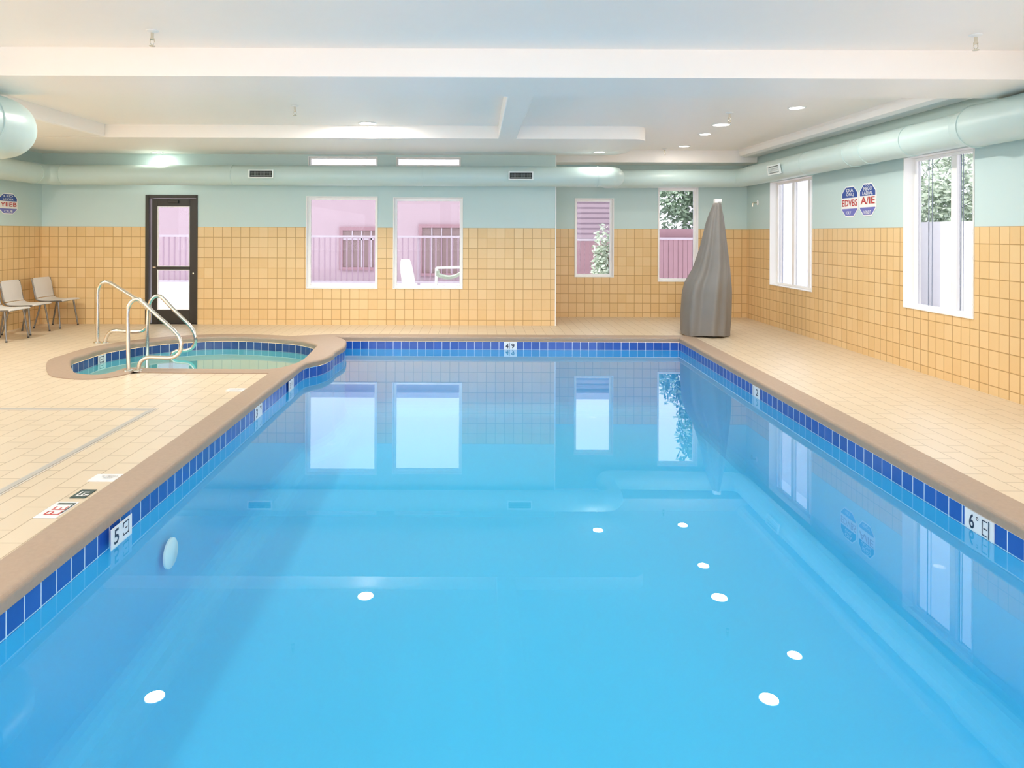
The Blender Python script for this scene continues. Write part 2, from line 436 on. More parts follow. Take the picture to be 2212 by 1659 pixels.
window('window_2', mapB, W2, 'wide white framed window with white patio chairs outside')
window('window_3', mapB, C1, 'low strip window under the ceiling, above the window nearest the door', fr=0.02, depth=0.05)
window('window_4', mapB, C2, 'low strip window under the ceiling, above the window with patio chairs outside', fr=0.02, depth=0.05)
window('window_5', mapRc, W3, 'narrow shorter window in the set back wall, siding seen outside')
window('window_6', mapRc, W4, 'narrow taller window beside the grey cover, tree and rose fence outside')
window('window_7', mapRt, W5, 'tall right wall window near the corner with two mullions', mull=((10.66, 0.08), (11.20, 0.08)), fr=0.035, depth=0.11,
       gaskets=((10.73, 0.010), (11.265, 0.010), (11.62, 0.010), (10.55, 0.008)))
window('window_8', mapRt, W6, 'tall right wall window nearest the viewer with one mullion and trees outside', mull=((7.42, 0.09),), fr=0.035, depth=0.11,
       gaskets=((7.335, 0.010), (7.30, 0.004), (7.86, 0.010), (7.80, 0.004)))
for i, h in enumerate(ADDED_REAR): window('window_%d' % (9 + i), mapN, h, ['wide window behind the viewer, first from the left wall', 'wide window behind the viewer, second from the left wall', 'wide window behind the viewer, second from the right wall', 'wide window behind the viewer, first from the right wall'][i], pane_mat='clear_glass')

for i, h in enumerate(ADDED_RSIDE): window('window_%d' % (13 + i), mapRt, h, ['tall right wall window beside the viewer, out of the photo', 'tall right wall window just outside the photo'][i], pane_mat='clear_glass', fr=0.035, depth=0.11)
for i, h in enumerate(ADDED_LSIDE): window('window_%d' % (15 + i), mapL, h, ['left wall window beside the viewer, out of the photo', 'left wall window in the middle, out of the photo', 'left wall window nearest the chairs, out of the photo'][i], pane_mat='clear_glass')
u0, u1, z0, z1 = D1
r = root('door_1', (u0 + 0.43, YB, 0), 'dark bronze door with two glass panes in the back wall', 'door', kind='structure')
mb = MB(); e = 0.002
mb.box(u0 + e, u0 + 0.06, YB - 0.015, YB + 0.16, 0, z1 - e); mb.box(u1 - 0.025, u1 - e, YB - 0.015, YB + 0.16, 0, z1 - e); mb.box(u0 + 0.06, u1 - 0.025, YB - 0.015, YB + 0.16, z1 - 0.055, z1 - e)
mb.build('door_frame', M['bronze'], r, bevel=0.004)
a, b, t0, t1 = u0 + 0.085, u1 - 0.03, YB + 0.05, YB + 0.10
mb = MB()
mb.box(a, a + 0.095, t0, t1, 0.01, z1 - 0.06); mb.box(b - 0.125, b, t0, t1, 0.01, z1 - 0.06)
for p, q in ((z1 - 0.19, z1 - 0.06), (0.91, 0.965), (0.01, 0.235)): mb.box(a + 0.095, b - 0.125, t0, t1, p, q)
mb.build('door_leaf', M['bronze'], r, bevel=0.004)
mb = MB()
for p, q in ((0.965, z1 - 0.19), (0.235, 0.91)):
    g = 0.012
    mb.box(a + 0.095, a + 0.095 + g, t0 - 0.004, t0 + 0.02, p, q); mb.box(b - 0.125 - g, b - 0.125, t0 - 0.004, t0 + 0.02, p, q)
    mb.box(a + 0.095 + g, b - 0.125 - g, t0 - 0.004, t0 + 0.02, p, p + g); mb.box(a + 0.095 + g, b - 0.125 - g, t0 - 0.004, t0 + 0.02, q - g, q)
o = mb.build('glazing_bead', M['white'], r); o['label'] = 'pale glazing bead'
for p, q in ((0.965, z1 - 0.19), (0.235, 0.91)):
    mb = MB(); mb.box(a + 0.1, b - 0.13, t0 + 0.022, t0 + 0.028, p + 0.004, q - 0.004); mb.build('door_pane', M['glass'], r)
mb = MB(); mb.box(-5.20, -5.03, YB + 0.01, YB + 0.048, z1 - 0.135, z1 - 0.09); mb.build('door_closer', M['bronze'], r, bevel=0.006)
mb = MB(); mb.box(a + 0.02, a + 0.07, t0 - 0.012, t0 - 0.001, 0.945, 0.96); o = mb.build('latch_plate', M['chrome'], r); o['label'] = 'small bright latch plate'
mb = MB(); mb.lathe([(0.016, 0), (0.016, 0.012), (0.011, 0.016)], (b - 0.06, t0 - 0.001, 0.85), (0, -1, 0), 14); o = mb.build('lock_cylinder', M['chrome'], r, smooth=40); o['label'] = 'bright lock cylinder'
mb = MB(); mb.box(u0 + 0.06, u1 - 0.03, YB + 0.0, YB + 0.16, -0.02, 0.008); mb.build('threshold', M['bronze'], r)

mb = MB(); mb.box(XS - 0.004, XS + 0.012, YB - 0.012, YB + 0.02, 0, ZC - 0.2)
tag(mb.build('trim_1', M['white']), 'thin white corner strip where the back wall ends', 'trim', kind='structure')

# ------------------------------------------------------------------ ceiling
mb = MB(); mb.box(XL - 0.2, XR + 0.2, YN - 0.2, YR + 0.2, ZC, ZC + 0.2)
tag(mb.build('ceiling', M['ceil']), 'flat white ceiling over the pool hall', 'ceiling', kind='structure')
def slab(name, x0, x1, y0, y1, z, label, bev=0.012):
    mb = MB(); mb.box(x0, x1, y0, y1, z, ZC + 0.12)
    return tag(mb.build(name, M['ceil'], bevel=bev), label, 'ceiling beam', kind='structure')
e = 0.002
slab('ceiling_beam', XL + e, XR - e, 5.58, 6.37, ZB, 'wide white ceiling beam crossing the whole hall', 0.005)
slab('ceiling_beam', 0.275, 0.53, 6.372, 9.598, ZS - 0.003, 'short narrow ceiling beam from the wide beam to the back soffit')
# back soffit with a rounded right end
pts = [(XL + e, 9.6), (2.12, 9.6)] + [(2.12 + 0.24 * math.sin(t * PI / 12), 9.84 - 0.24 * math.cos(t * PI / 12)) for t in range(1, 7)] + [(2.40, 11.3), (2.30, 11.5), (2.05, YB - e), (XL + e, YB - e)]
mb = MB(); mb.extrude_poly([(p[0], p[1], ZS) for p in pts], (0, 0, ZC - ZS + 0.05))
tag(mb.build('ceiling_soffit', M['ceil'], smooth=35), 'lowered white soffit along the back wall', 'soffit', kind='structure')
slab('ceiling_soffit', XL + e, -5.15, 6.372, 9.598, ZS, 'lowered white soffit on the left above the large duct', 0.03)
slab('ceiling_soffit', XS + e, XR - e, 12.35, YR - e, ZS - 0.04, 'lowered white soffit over the set back wall', 0.02)
slab('ceiling_soffit', 4.60, XR - e, 6.372, 12.348, ZS + 0.045, 'lowered white soffit along the right wall beyond the beam', 0.09)
slab('ceiling_soffit', 4.62, XR - e, YN + 0.01, 5.578, ZS + 0.02, 'lowered white soffit along the right wall nearest the viewer', 0.05)

# ------------------------------------------------------------------ pool, hot tub, deck
PL = [at_z(0, 1338, ZT), at_z(657, 798, ZT)]
xl0 = PL[0].x; pool = [(xl0, 0.9), (2.86, 0.9)]
c = at_z(1468, 740, ZT); xr1, yf = c.x, c.y
pool.append((xr1, yf))
pool += [(-2.12, yf + 0.01)]
bul = [(-1.985, 10.13), (-1.885, 9.92), (-1.835, 9.66), (-1.81, 9.38)] + [tuple(at_z(px, py, ZT)[:2]) for px, py in ((723.5, 771), (719, 777), (708.6, 783), (698, 787.5), (687, 790.8), (672, 794))] + [tuple(at_z(656, 798.5, ZT)[:2]), tuple(at_z(640, 810, ZT)[:2]), tuple(at_z(604, 838, ZT)[:2])]
sm = catmull([(-2.12, yf + 0.01, 0)] + [(p[0], p[1], 0) for p in bul], 4, closed=False)
pool += [(p.x, p.y) for p in sm[1:]]
pool = [Vector((p[0], p[1], 0)) for p in pool]
# resample long straight runs are fine as they are

sp_near = [(584, 799.2), (651, 777)]
spa_pts = [at_z(*p, 0) for p in ((274.8, 795.6), (330, 796.5), (390, 797.5), (446.6, 798), (520, 798.6), (584, 798), (622, 791), (655, 777))] \
    + [at_z(*p, ZT) for p in ((680, 763), (684, 757), (670, 751.5), (635.5, 745), (566.8, 739.8), (481, 737.4), (384.7, 742), (316, 749), (261, 757.5), (219.8, 766), (178.6, 779.9), (152, 791))] \
    + [at_z(*p, 0) for p in ((158, 803), (182, 809), (212, 810.5), (240.5, 805.6))]
spa = [Vector((p.x, p.y, 0)) for p in catmull([(p.x, p.y, 0) for p in spa_pts], 4)]

spo = offset(spa, 0.235)
# ring of the hot tub that borders the deck: from its far side round the left to the front
n = len(spo)
start = min(range(n), key=lambda i: (spo[i] - Vector((-2.75, 10.45, 0))).length)
end = min(range(n), key=lambda i: (spo[i] - Vector((-2.42, 7.60, 0))).length)
arc = []; i = start
while True:
    arc.append(spo[i])
    if i == end: break
    i = (i + 1) % n
cw = 0.215
outer = [Vector((xl0 - cw, 0.68, 0)), Vector((2.86 + cw, 0.68, 0)), Vector((xr1 + cw + 0.02, yf + 0.20, 0)), Vector((-2.2, yf + 0.20, 0))] + arc + [Vector((-2.275, 7.59, 0))]
mb = MB(); mb.poly([[(XL, YN), (XR, YN), (XR, YR), (XS, YR), (XS, YB), (XL, YB)], [(p.x, p.y) for p in outer]], 0.0)
tag(mb.build('floor', M['deck']), 'pale beige tiled pool deck', 'floor', kind='structure')

mb = MB(); ZK = 0.010; R_ = 0.03
mb.poly([[(p.x, p.y) for p in outer], [(p.x, p.y) for p in offset(pool, 0.02)], [(p.x, p.y) for p in offset(spa, 0.02)]], ZK)
def bullnose(mb, loop):
    prof = [(0.02, ZK)] + [(0.02 - R_ * math.sin(k * PI / 12), ZK - R_ * (1 - math.cos(k * PI / 12))) for k in range(1, 7)] + [(-0.010, -0.062), (0.001, -0.0655), (0.03, -0.0655)]
    lps = [lift(offset(loop, d), z) for d, z in prof]
    for a, b in zip(lps[:-1], lps[1:]): mb.strip(a, b, flip=True)
bullnose(mb, pool); bullnose(mb, spa)
mb.strip(lift(outer, ZK), lift(outer, -0.02), flip=False)
tag(mb.build('pool_coping', M['coping'], smooth=50), 'taupe stone coping edging the pool and the hot tub', 'pool edge')

def basin(name, loop, band, plaster, zf, zband, label, cat):
    cx = sum(p.x for p in loop) / len(loop); cy = sum(p.y for p in loop) / len(loop)
    r = root(name, (cx, cy, zf), label, cat)
    mb = MB(); mb.strip(lift(loop, ZT), lift(loop, zband), flip=True, uvrange=(0.118 * 10 - 0.002, 0.118 * 10 - 0.002 - (ZT - zband)))
    mb.build('tile_band', band, r)
    mb = MB(); rc = 0.24
    prof = [(0.0, zband)] + [(-rc * (1 - math.cos(k * PI / 16)), zf + rc * (1 - math.sin(k * PI / 16))) for k in range(9)]
    lps = [lift(offset(loop, d), z) for d, z in prof]
    for a_, b_ in zip(lps[:-1], lps[1:]): mb.strip(a_, b_, flip=True)
    mb.poly([[(p.x, p.y) for p in offset(loop, -rc)]], zf)
    mb.build('basin', plaster, r, smooth=60)
    return r
pr = basin('swimming_pool', pool, M['band'], M['plaster'], ZF, -0.19, 'large blue swimming pool with a band of blue tile', 'pool')
hr = basin('hot_tub', spa, M['spa_band'], M['spa_plaster'], -0.75, -0.19, 'rounded hot tub with teal water beside the pool', 'hot tub')
mb = MB(); mb.poly([[(p.x, p.y) for p in offset(pool, -0.003)]], ZW)
tag(mb.build('pool_water', M['water']), 'still blue water filling the swimming pool', 'water', kind='stuff')
mb = MB(); mb.poly([[(p.x, p.y) for p in offset(spa, -0.003)]], ZW + 0.012)
tag(mb.build('hot_tub_water', M['spa_water']), 'teal water filling the hot tub', 'water', kind='stuff')

# the wall light under water: a part of the pool
p = at_x(374, 1195, xl0 + 0.02)
mb = MB(); mb.lathe([(0.095, 0.0), (0.095, 0.012), (0.085, 0.02)], (xl0 - 0.004, p.y, p.z), (1, 0, 0), 32); o = mb.build('pool_light', M['pool_lens'], pr, smooth=40); o['label'] = 'round pale underwater light'

def under(x, y, z, rot, power):  # fill lamp added under water to brighten the pool and ceiling
    ld = bpy.data.lights.new('underwater_lamp', 'AREA'); ld.shape = 'DISK'; ld.size = 0.16; ld.energy = power; ld.color = (0.86, 0.95, 1.0)
    lo = bpy.data.objects.new('underwater_lamp', ld); COL.objects.link(lo); lo.parent = pr; lo.rotation_euler = rot
    lo.location = Vector((x, y, z)) - pr.location

for x_ in (-1.2, 0.43, 2.06):
    mb = MB(); mb.lathe([(0.095, 0.0), (0.095, 0.012), (0.085, 0.02)], (x_, 0.90, -0.55), (0, 1, 0), 32); mb.build('pool_light', M['pool_lens'], pr, smooth=40)  # made-up lens on the unseen near wall, to go with the added lamp
    under(x_, 0.935, -0.55, (PI / 2, 0, PI), 80)

# ------------------------------------------------------------------ drain, deck plates, depth markers
d0 = at_z(0, 883); d1 = at_z(330, 885)
r = root('trench_drain', (d1.x, d1.y, 0), 'grey L shaped drain channel in the deck left of the pool', 'drain')
mb = MB(); w = 0.035
mb.box(XL + 0.02, d1.x + w, d1.y - w, d1.y + w, 0.0005, 0.003); mb.box(d1.x - w, d1.x + w, -2.9, d1.y - w, 0.0005, 0.003); mb.build('channel_edge', M['drain_slot'], r)
mb = MB(); w = 0.02
mb.box(XL + 0.02, d1.x + w, d1.y - w, d1.y + w, 0.0035, 0.0065); mb.box(d1.x - w, d1.x + w, -2.9, d1.y - w, 0.0035, 0.0065); o = mb.build('drain_grate', M['drain'], r); o['label'] = 'grey slotted grate'

def plate(name, o, ux, uy, w, h, label, cat, group, mat, marks, thick=0.004, poly=None):
    """thin tile or sign; marks = list of (material, part name, function(mb, origin, ux, uy))"""
    o, ux, uy = Vector(o), Vector(ux).normalized(), Vector(uy).normalized(); nz = ux.cross(uy)
    r = root(name, o + ux * w / 2, label, cat, group)
    mb = MB()
    pts = poly or [(0, 0), (w, 0), (w, h), (0, h)]
    mb.extrude_poly([o + ux * a + uy * b for a, b in pts], nz * thick)
    mb.build('plate', mat, r)
    for i, (m, nm, fn) in enumerate(marks):
        k = MB(); fn(k, o + nz * (thick + 0.0008 + 0.0006 * i), ux, uy)
        if k.f: k.build(nm, m, r)
    return r
def S(*rects):
    def fn(mb, o, ux, uy):
        for rc in rects: stroke(mb, o, ux, uy, *rc)
    return fn
def T(*items):
    def fn(mb, o, ux, uy):
        for txt, x, y, hh, ww in items: text_mesh(mb, txt, o + ux * x + uy * y, ux, uy, hh, ww)
    return fn
def both(*fs):
    def fn(mb, o, ux, uy):
        for f in fs: f(mb, o, ux, uy)
    return fn
BX = lambda x, y, w, h, t: ((x, x + t, y, y + h), (x + w - t, x + w, y, y + h), (x + t, x + w - t, y, y + t), (x + t, x + w - t, y + h - t, y + h))
G = 'depth marker tiles in the blue tile band'
hb = 0.1145; zb = ZT - hb - 0.001
wd = 0.225
y0 = at_x(238.5, 1140, xl0).y
plate('depth_marker', (xl0 + 0.001, y0, zb), (0, 1, 0), (0, 0, 1), wd, hb, 'white depth tile with a dark 5, nearest on the left pool edge', 'depth marker', G, M['tilewhite'],
      [(M['ink'], 'numeral', T(('5', 0.03, 0.018, 0.082, 0.05))), (M['ink'], 'glyph_pattern', S((0.125, 0.19, 0.095, 0.102), (0.183, 0.19, 0.035, 0.095), (0.135, 0.19, 0.028, 0.035), (0.125, 0.132, 0.028, 0.045), (0.125, 0.132, 0.075, 0.102), (0.145, 0.172, 0.062, 0.068)))])
def on_left(px):                           # the left pool edge is slightly slanted: follow it
    a, b = Vector((xl0, 0.9, 0)), pool[-1]
    lo, hi = 0.0, 1.0
    for _ in range(40):
        m_ = (lo + hi) / 2; q = a.lerp(b, m_)
        if CX + q.x / q.y * F < px: lo = m_
        else: hi = m_
    return a.lerp(b, lo), (b - a).normalized()
q, dr = on_left(551)
plate('depth_marker', (q.x + 0.002, q.y, zb), dr, (0, 0, 1), 0.22, hb, 'white depth tile halfway along the left pool edge', 'depth marker', G, M['tilewhite'],
      [(M['ink'], 'numeral', T(('3', 0.03, 0.018, 0.08, 0.05))), (M['ink'], 'glyph_pattern', S((0.15, 0.19, 0.085, 0.098), (0.18, 0.19, 0.06, 0.085)))])
q, dr = on_left(600)
q1 = at_z(622, 825, ZT); q2 = at_z(636, 813, ZT)
dr = (q2 - q1); dr.z = 0; dr.normalize()
nrm = Vector((dr.y, -dr.x, 0))
plate('depth_marker', q1 + nrm * 0.006 + Vector((0, 0, zb - ZT)), dr, (0, 0, 1), 0.22, hb, 'white depth tile just before the hot tub bulge', 'depth marker', G, M['tilewhite'],
      [(M['ink'], 'numeral', T(('3', 0.05, 0.03, 0.06, 0.035))), (M['ink'], 'glyph_pattern', S((0.13, 0.14, 0.05, 0.09)))])
xa = at_z(1090, 744, ZT).x
plate('depth_marker', (xa, yf - 0.002, zb), (1, 0, 0), (0, 0, 1), 0.19, hb, 'white depth tile in the middle of the far pool edge', 'depth marker', G, M['tilewhite'],
      [(M['ink'], 'numeral', T(('4', 0.025, 0.02, 0.075, 0.042))), (M['ink'], 'numeral', T(('9', 0.11, 0.02, 0.075, 0.045))), (M['ink'], 'glyph_pattern', S((0.076, 0.083, 0.01, 0.105)))])
def on_right(px):
    a, b = Vector((2.86, 0.9, 0)), Vector((xr1, yf, 0)); lo, hi = 0.0, 1.0
    for _ in range(40):
        m_ = (lo + hi) / 2; q = a.lerp(b, m_)
        if CX + q.x / q.y * F > px: lo = m_
        else: hi = m_
    return a.lerp(b, lo), (a - b).normalized()
q, dr = on_right(1628)
plate('depth_marker', (q.x - 0.002, q.y, zb), dr, (0, 0, 1), 0.20, hb, 'narrow white depth tile far along the right pool edge', 'depth marker', G, M['tilewhite'],
      [(M['ink'], 'numeral', S((0.03, 0.045, 0.005, 0.108))), (M['ink'], 'numeral', T(('2', 0.10, 0.025, 0.07, 0.055)))])
q, dr = on_right(2088)
plate('depth_marker', (q.x - 0.002, q.y, zb), dr, (0, 0, 1), 0.24, hb, 'white depth tile with a dark 6, nearest on the right pool edge', 'depth marker', G, M['tilewhite'],
      [(M['ink'], 'numeral', T(('6', 0.04, 0.012, 0.088, 0.042))), (M['ink'], 'small_figure', T(('o', 0.098, 0.075, 0.022, 0.02))), (M['ink'], 'glyph_pattern', S((0.147, 0.153, 0.012, 0.10), (0.153, 0.19, 0.094, 0.10), (0.153, 0.19, 0.012, 0.018), (0.198, 0.206, 0.005, 0.108), (0.16, 0.19, 0.05, 0.057)))])
q1, q2 = at_z(218, 768, ZT), at_z(232, 763, ZT)
k = min(range(len(spa)), key=lambda i: (Vector((spa[i].x, spa[i].y, 0)) - Vector((q1.x, q1.y, 0))).length)
dr = (spa[k - 1] - spa[k]).normalized(); nrm = Vector((dr.y, -dr.x, 0))
plate('depth_marker', spa[k] + nrm * 0.014 + Vector((0, 0, zb)), dr, (0, 0, 1), 0.17, hb, 'white depth tile inside the hot tub on its left', 'depth marker', G, M['tilewhite'],
      [(M['ink'], 'numeral', S(*BX(0.03, 0.02, 0.10, 0.08, 0.01), (0.06, 0.10, 0.055, 0.065)))])

G = 'marker plates set in the deck beside the left pool edge'
ZP = 0.0005
plate('deck_marker', (-2.415, 4.30, ZP), (1, 0, 0), (0, 1, 0), 0.165, 0.125, 'white deck plate with faint grey writing, farthest of the three beside the left edge', 'deck marker', G, M['tilewhite'],
      [(M['drain'], 'lettering', T(('N CMORA', 0.05, 0.075, 0.02, 0.10), ('ALRW', 0.07, 0.045, 0.02, 0.06)))])
plate('deck_marker', (-2.365, 4.03, ZP), (1, 0, 0), (0, 1, 0), 0.09, 0.13, 'small dark deck plate with a white figure, middle of the three', 'deck marker', G, M['green_ink'],
      [(M['tilewhite'], 'pictogram', S((0.02, 0.072, 0.022, 0.034), (0.02, 0.03, 0.034, 0.095), (0.045, 0.055, 0.034, 0.07), (0.04, 0.072, 0.078, 0.09), (0.066, 0.09, 0.034, 0.05)))])
plate('deck_marker', (-2.395, 3.75, ZP), (1, 0, 0), (0, 1, 0), 0.125, 0.22, 'white deck plate with red strokes and a dark bar, nearest the viewer', 'deck marker', G, M['tilewhite'],
      [(M['red'], 'lettering', S((0.03, 0.115, 0.035, 0.045), (0.03, 0.04, 0.045, 0.085), (0.06, 0.07, 0.045, 0.075), (0.105, 0.115, 0.045, 0.085), (0.03, 0.06, 0.078, 0.086), (0.035, 0.112, 0.10, 0.108), (0.035, 0.045, 0.108, 0.15), (0.07, 0.078, 0.108, 0.135), (0.10, 0.108, 0.108, 0.15))),
       (M['green_ink'], 'dark_bar', S((0.02, 0.12, 0.178, 0.198), (0.113, 0.121, 0.05, 0.178)))])
p = at_z(510, 843)
plate('deck_marker', (p.x - 0.09, p.y - 0.05, ZP), (1, 0, 0), (0, 1, 0), 0.17, 0.12, 'small pale deck plate near the hot tub end of the left edge', 'deck marker', G, M['tilewhite'],
      [(M['drain'], 'lettering', S((0.03, 0.12, 0.04, 0.05), (0.10, 0.15, 0.06, 0.07), (0.05, 0.08, 0.085, 0.092)))])

# ------------------------------------------------------------------ wall signs
def octo(w, h, c, ch):
    return [(c, 0), (w - c, 0), (w, ch), (w, h - ch), (w - c, h), (c, h), (0, h - ch), (0, ch)]
def band_poly(w, h, c, ch, y0, y1, ins):
    """slice of the inset octagon between heights y0 and y1"""
    def half(y):
        if y < ch: return max(0, c * (1 - y / ch))
        if y > h - ch: return c * (1 - (h - y) / ch)
        return 0.0
    ys = sorted({y0, y1, *[y for y in (ch, h - ch) if y0 < y < y1]})
    L = [(half(y) + ins, y) for y in ys]; Rr = [(w - half(y) - ins, y) for y in reversed(ys)]
    pts = Rr[::-1] + L[::-1]
    def fn(mb, o, ux, uy):
        mb.add([o + ux * a + uy * b for a, b in pts], [tuple(range(len(pts)))])
    return fn
def sign(o, ux, w, h, label, top, mid, bot, grp='eight sided safety signs on the walls'):
    c, ch = w * 0.27, h * 0.24; i = 0.018
    return plate('wall_sign', o, ux, (0, 0, 1), w, h, label, 'sign', grp, M['signwhite'],
        [(M['signblue'], 'blue_field', band_poly(w, h, c, ch, h * 0.62, h - i, i)), (M['signlilac'], 'lilac_field', band_poly(w, h, c, ch, i, h * 0.27, i)),
] + [(M['signwhite'], 'white_lettering', T((t_, w * x_, h * y_, h * hh, w * ww))) for t_, x_, y_, hh, ww in top + bot]
        + [(M['red'], 'red_lettering', T((t_, w * x_, h * y_, h * hh, w * ww))) for t_, x_, y_, hh, ww in mid], 0.006, octo(w, h, c, ch))
a1, a2 = at_x(1819, 402, XR), at_x(1855, 402, XR); zt, zbm = at_x(1837, 402, XR).z, at_x(1837, 469, XR).z
sign((XR - 0.001, a1.y, zbm), (0, -1, 0), a1.y - a2.y, zt - zbm, 'eight sided blue sign on the right wall, the shorter one farther from the viewer',
     [('OIA', 0.30, 0.80, 0.12, 0.42), ('ONLJ', 0.30, 0.655, 0.12, 0.44)], [('EDVBS', 0.06, 0.345, 0.22, 0.90)], [('OILY', 0.32, 0.09, 0.10, 0.28)])
a1, a2 = at_x(1857.5, 395, XR), at_x(1894, 395, XR); zt, zbm = at_x(1876, 395, XR).z, at_x(1876, 467, XR).z
sign((XR - 0.001, a1.y, zbm), (0, -1, 0), a1.y - a2.y, zt - zbm, 'eight sided blue and white sign on the right wall, the one nearer the viewer',
     [('-\'A', 0.34, 0.91, 0.045, 0.34), ('NEGO', 0.27, 0.775, 0.115, 0.50), ('LADIAL', 0.20, 0.645, 0.105, 0.62)], [('A/IE', 0.10, 0.37, 0.22, 0.84)], [('VENDT', 0.27, 0.07, 0.10, 0.46)])
a1, a2 = at_x(-4, 440, XL), at_x(37, 440, XL); zt, zbm = at_x(18, 417, XL).z, at_x(18, 463, XL).z
sign((XL + 0.001, a1.y, zbm), (0, 1, 0), a2.y - a1.y, zt - zbm, 'eight sided blue and white sign on the left wall above the chairs',
     [('LED', 0.25, 0.80, 0.10, 0.50), ('UNDER', 0.22, 0.66, 0.09, 0.55)], [('YIIEB', 0.08, 0.36, 0.20, 0.86)], [('CIUB', 0.28, 0.09, 0.11, 0.45)])

# ------------------------------------------------------------------ ducts
def ring(mb, c, axis, r, w=0.02):
    mb.lathe([(r - 0.01, -w), (r + 0.008, -w), (r + 0.010, 0), (r + 0.008, w), (r - 0.01, w)], c, axis, 36)
def vent(r0, o, ux, uy, w, h, pale=False):
    o, ux, uy = Vector(o), Vector(ux), Vector(uy); nz = ux.cross(uy)
    k = MB(); t = 0.02
    for a, b, c_, d in ((0, w, 0, t), (0, w, h - t, h), (0, t, t, h - t), (w - t, w, t, h - t)): k.obox(o + ux * a + uy * c_, ux * (b - a), uy * (d - c_), nz * 0.03)
    fr = k.build('vent_frame', M['vent_pale'], r0)
    k = MB(); k.obox(o + ux * t + uy * t, ux * (w - 2 * t), uy * (h - 2 * t), nz * 0.006); k.build('vent_back', M['grille' if pale else 'dark'], r0)
    k = MB()
    for i in range(1, 4): k.obox(o + ux * (t + 0.012) + uy * (t + (h - 2 * t) * i / 4 - 0.004) + nz * 0.008, ux * (w - 2 * t - 0.024), uy * 0.008, nz * 0.012)
    for i in range(1, 15): k.obox(o + ux * (t + (w - 2 * t) * i / 15 - 0.002) + uy * (t + 0.012) + nz * 0.008, ux * 0.004, uy * (h - 2 * t - 0.024), nz * 0.008)
    k.build('vent_grille', M['vent_pale' if pale else 'grille'], r0)
R1 = 0.163; YD, ZD = 11.35, 2.473
r = root('air_duct', (-2, YD, ZD), 'round aqua painted air duct along the back wall above the windows', 'duct')
mb = MB(); path = fillet([(-7.05, YN + 0.05, 2.473), (-7.05, YD, ZD), (2.27, YD, ZD), (2.27, 12.48, 2.52), (4.722, 12.48, 2.55), (4.724, 12.10, 2.556)], 0.24, 8)
mb.tube(path, R1, 32); mb.build('duct_run', M['duct'], r, smooth=40)
for X in (-6.78, -4.0, -0.9, 1.95): mb = MB(); ring(mb, (X, YD, ZD), (1, 0, 0), R1, 0.008); mb.build('seam_band', M['duct'], r, smooth=40)
mb = MB(); ring(mb, (-7.05, 11.02, ZD), (0, 1, 0), R1, 0.008); mb.build('seam_band', M['duct'], r, smooth=40)
for px, py in ((565, 376), (1125, 380)):
    p = at_y(px, py, YD - R1)
    vent(r, (p.x - 0.20, YD - R1 - 0.012, p.z - 0.07), (1, 0, 0), (0, 0, 1), 0.40, 0.14)
r = root('air_duct', (4.72, 9, 2.57), 'round aqua painted air duct along the right wall above the tall windows', 'duct')
mb = MB(); path = [(4.724, 12.098, 2.556), (4.735, 6.75, 2.578)]
mb.tube(path, 0.168, 32); mb.build('duct_run', M['duct'], r, smooth=40)
mb = MB(); mb.tube([(4.735, 6.75, 2.578), (4.735, 6.62, 2.58), (4.735, YN + 0.05, 2.60)], [0.168, 0.198, 0.198], 36); o = mb.build('wide_duct_run', M['duct'], r, smooth=40); o['label'] = 'wider duct section'
for Y in (9.9, 8.72, 8.35, 7.55): mb = MB(); ring(mb, (4.735, Y, 2.565 + (9.9 - Y) * 0.004), (0, 1, 0), 0.168, 0.008); mb.build('seam_band', M['duct'], r, smooth=40)
mb = MB(); ring(mb, (4.735, 6.60, 2.58), (0, 1, 0), 0.198, 0.008); mb.build('seam_band', M['duct'], r, smooth=40)
Yv = 4.57 * F / (1676 - CX); p = at_y(1676, 364, Yv)
nz = Vector((-0.985, 0, -0.17)).normalized(); uyv = Vector((-0.17, 0, 0.985)).normalized()
vent(r, Vector((4.73, Yv + 0.21, 2.57)) + nz * 0.182 - uyv * 0.075, (0, -1, 0), tuple(uyv), 0.42, 0.15, True)
r = root('air_duct', (-4.38, 5, 2.50), 'large round aqua air duct with a rounded elbow at upper left', 'duct')
mb = MB(); path = fillet([(-4.36, YN + 0.05, 2.505), (-4.36, 6.62, 2.505), (-6.80, 6.62, 2.505)], 0.42, 12)
mb.tube(path, 0.272, 40); mb.build('duct_run', M['duct'], r, smooth=40)
mb = MB(); ring(mb, (-4.36, 6.0, 2.505), (0, 1, 0), 0.272, 0.008); mb.build('seam_band', M['duct'], r, smooth=40)

for Y in (1.5, 4.5): mb = MB(); mb.tube([(-4.36, Y, 2.77), (-4.36, Y, ZC - 0.001)], 0.012, 8); mb.build('duct_hanger', M['duct'], r)
# ------------------------------------------------------------------ sprinklers, wall bracket
def sprinkler(x, y, z, label):
    r = root('ceiling_sprinkler', (x, y, z), label, 'sprinkler', 'ceiling sprinkler heads', kind='thing')
    mb = MB(); mb.lathe([(0.045, 0), (0.043, -0.006), (0.016, -0.014), (0.012, -0.016)], (x, y, z), n=20); mb.build('escutcheon', M['white'], r, smooth=40)
    mb = MB(); mb.lathe([(0.011, -0.014), (0.011, -0.055), (0.016, -0.056), (0.016, -0.068), (0.009, -0.07)], (x, y, z), n=14); mb.build('pipe_stub', M['chrome'], r, smooth=40)
    mb = MB()
    for s in (-1, 1): mb.tube(fillet([(x + s * 0.013, y, z - 0.066), (x + s * 0.018, y, z - 0.09), (x + s * 0.003, y, z - 0.108)], 0.012, 4), 0.003, 6)
    mb.lathe([(0.004, -0.108), (0.022, -0.112), (0.022, -0.116), (0.004, -0.118)], (x, y, z), n=16); mb.build('deflector', M['chrome'], r, smooth=40)
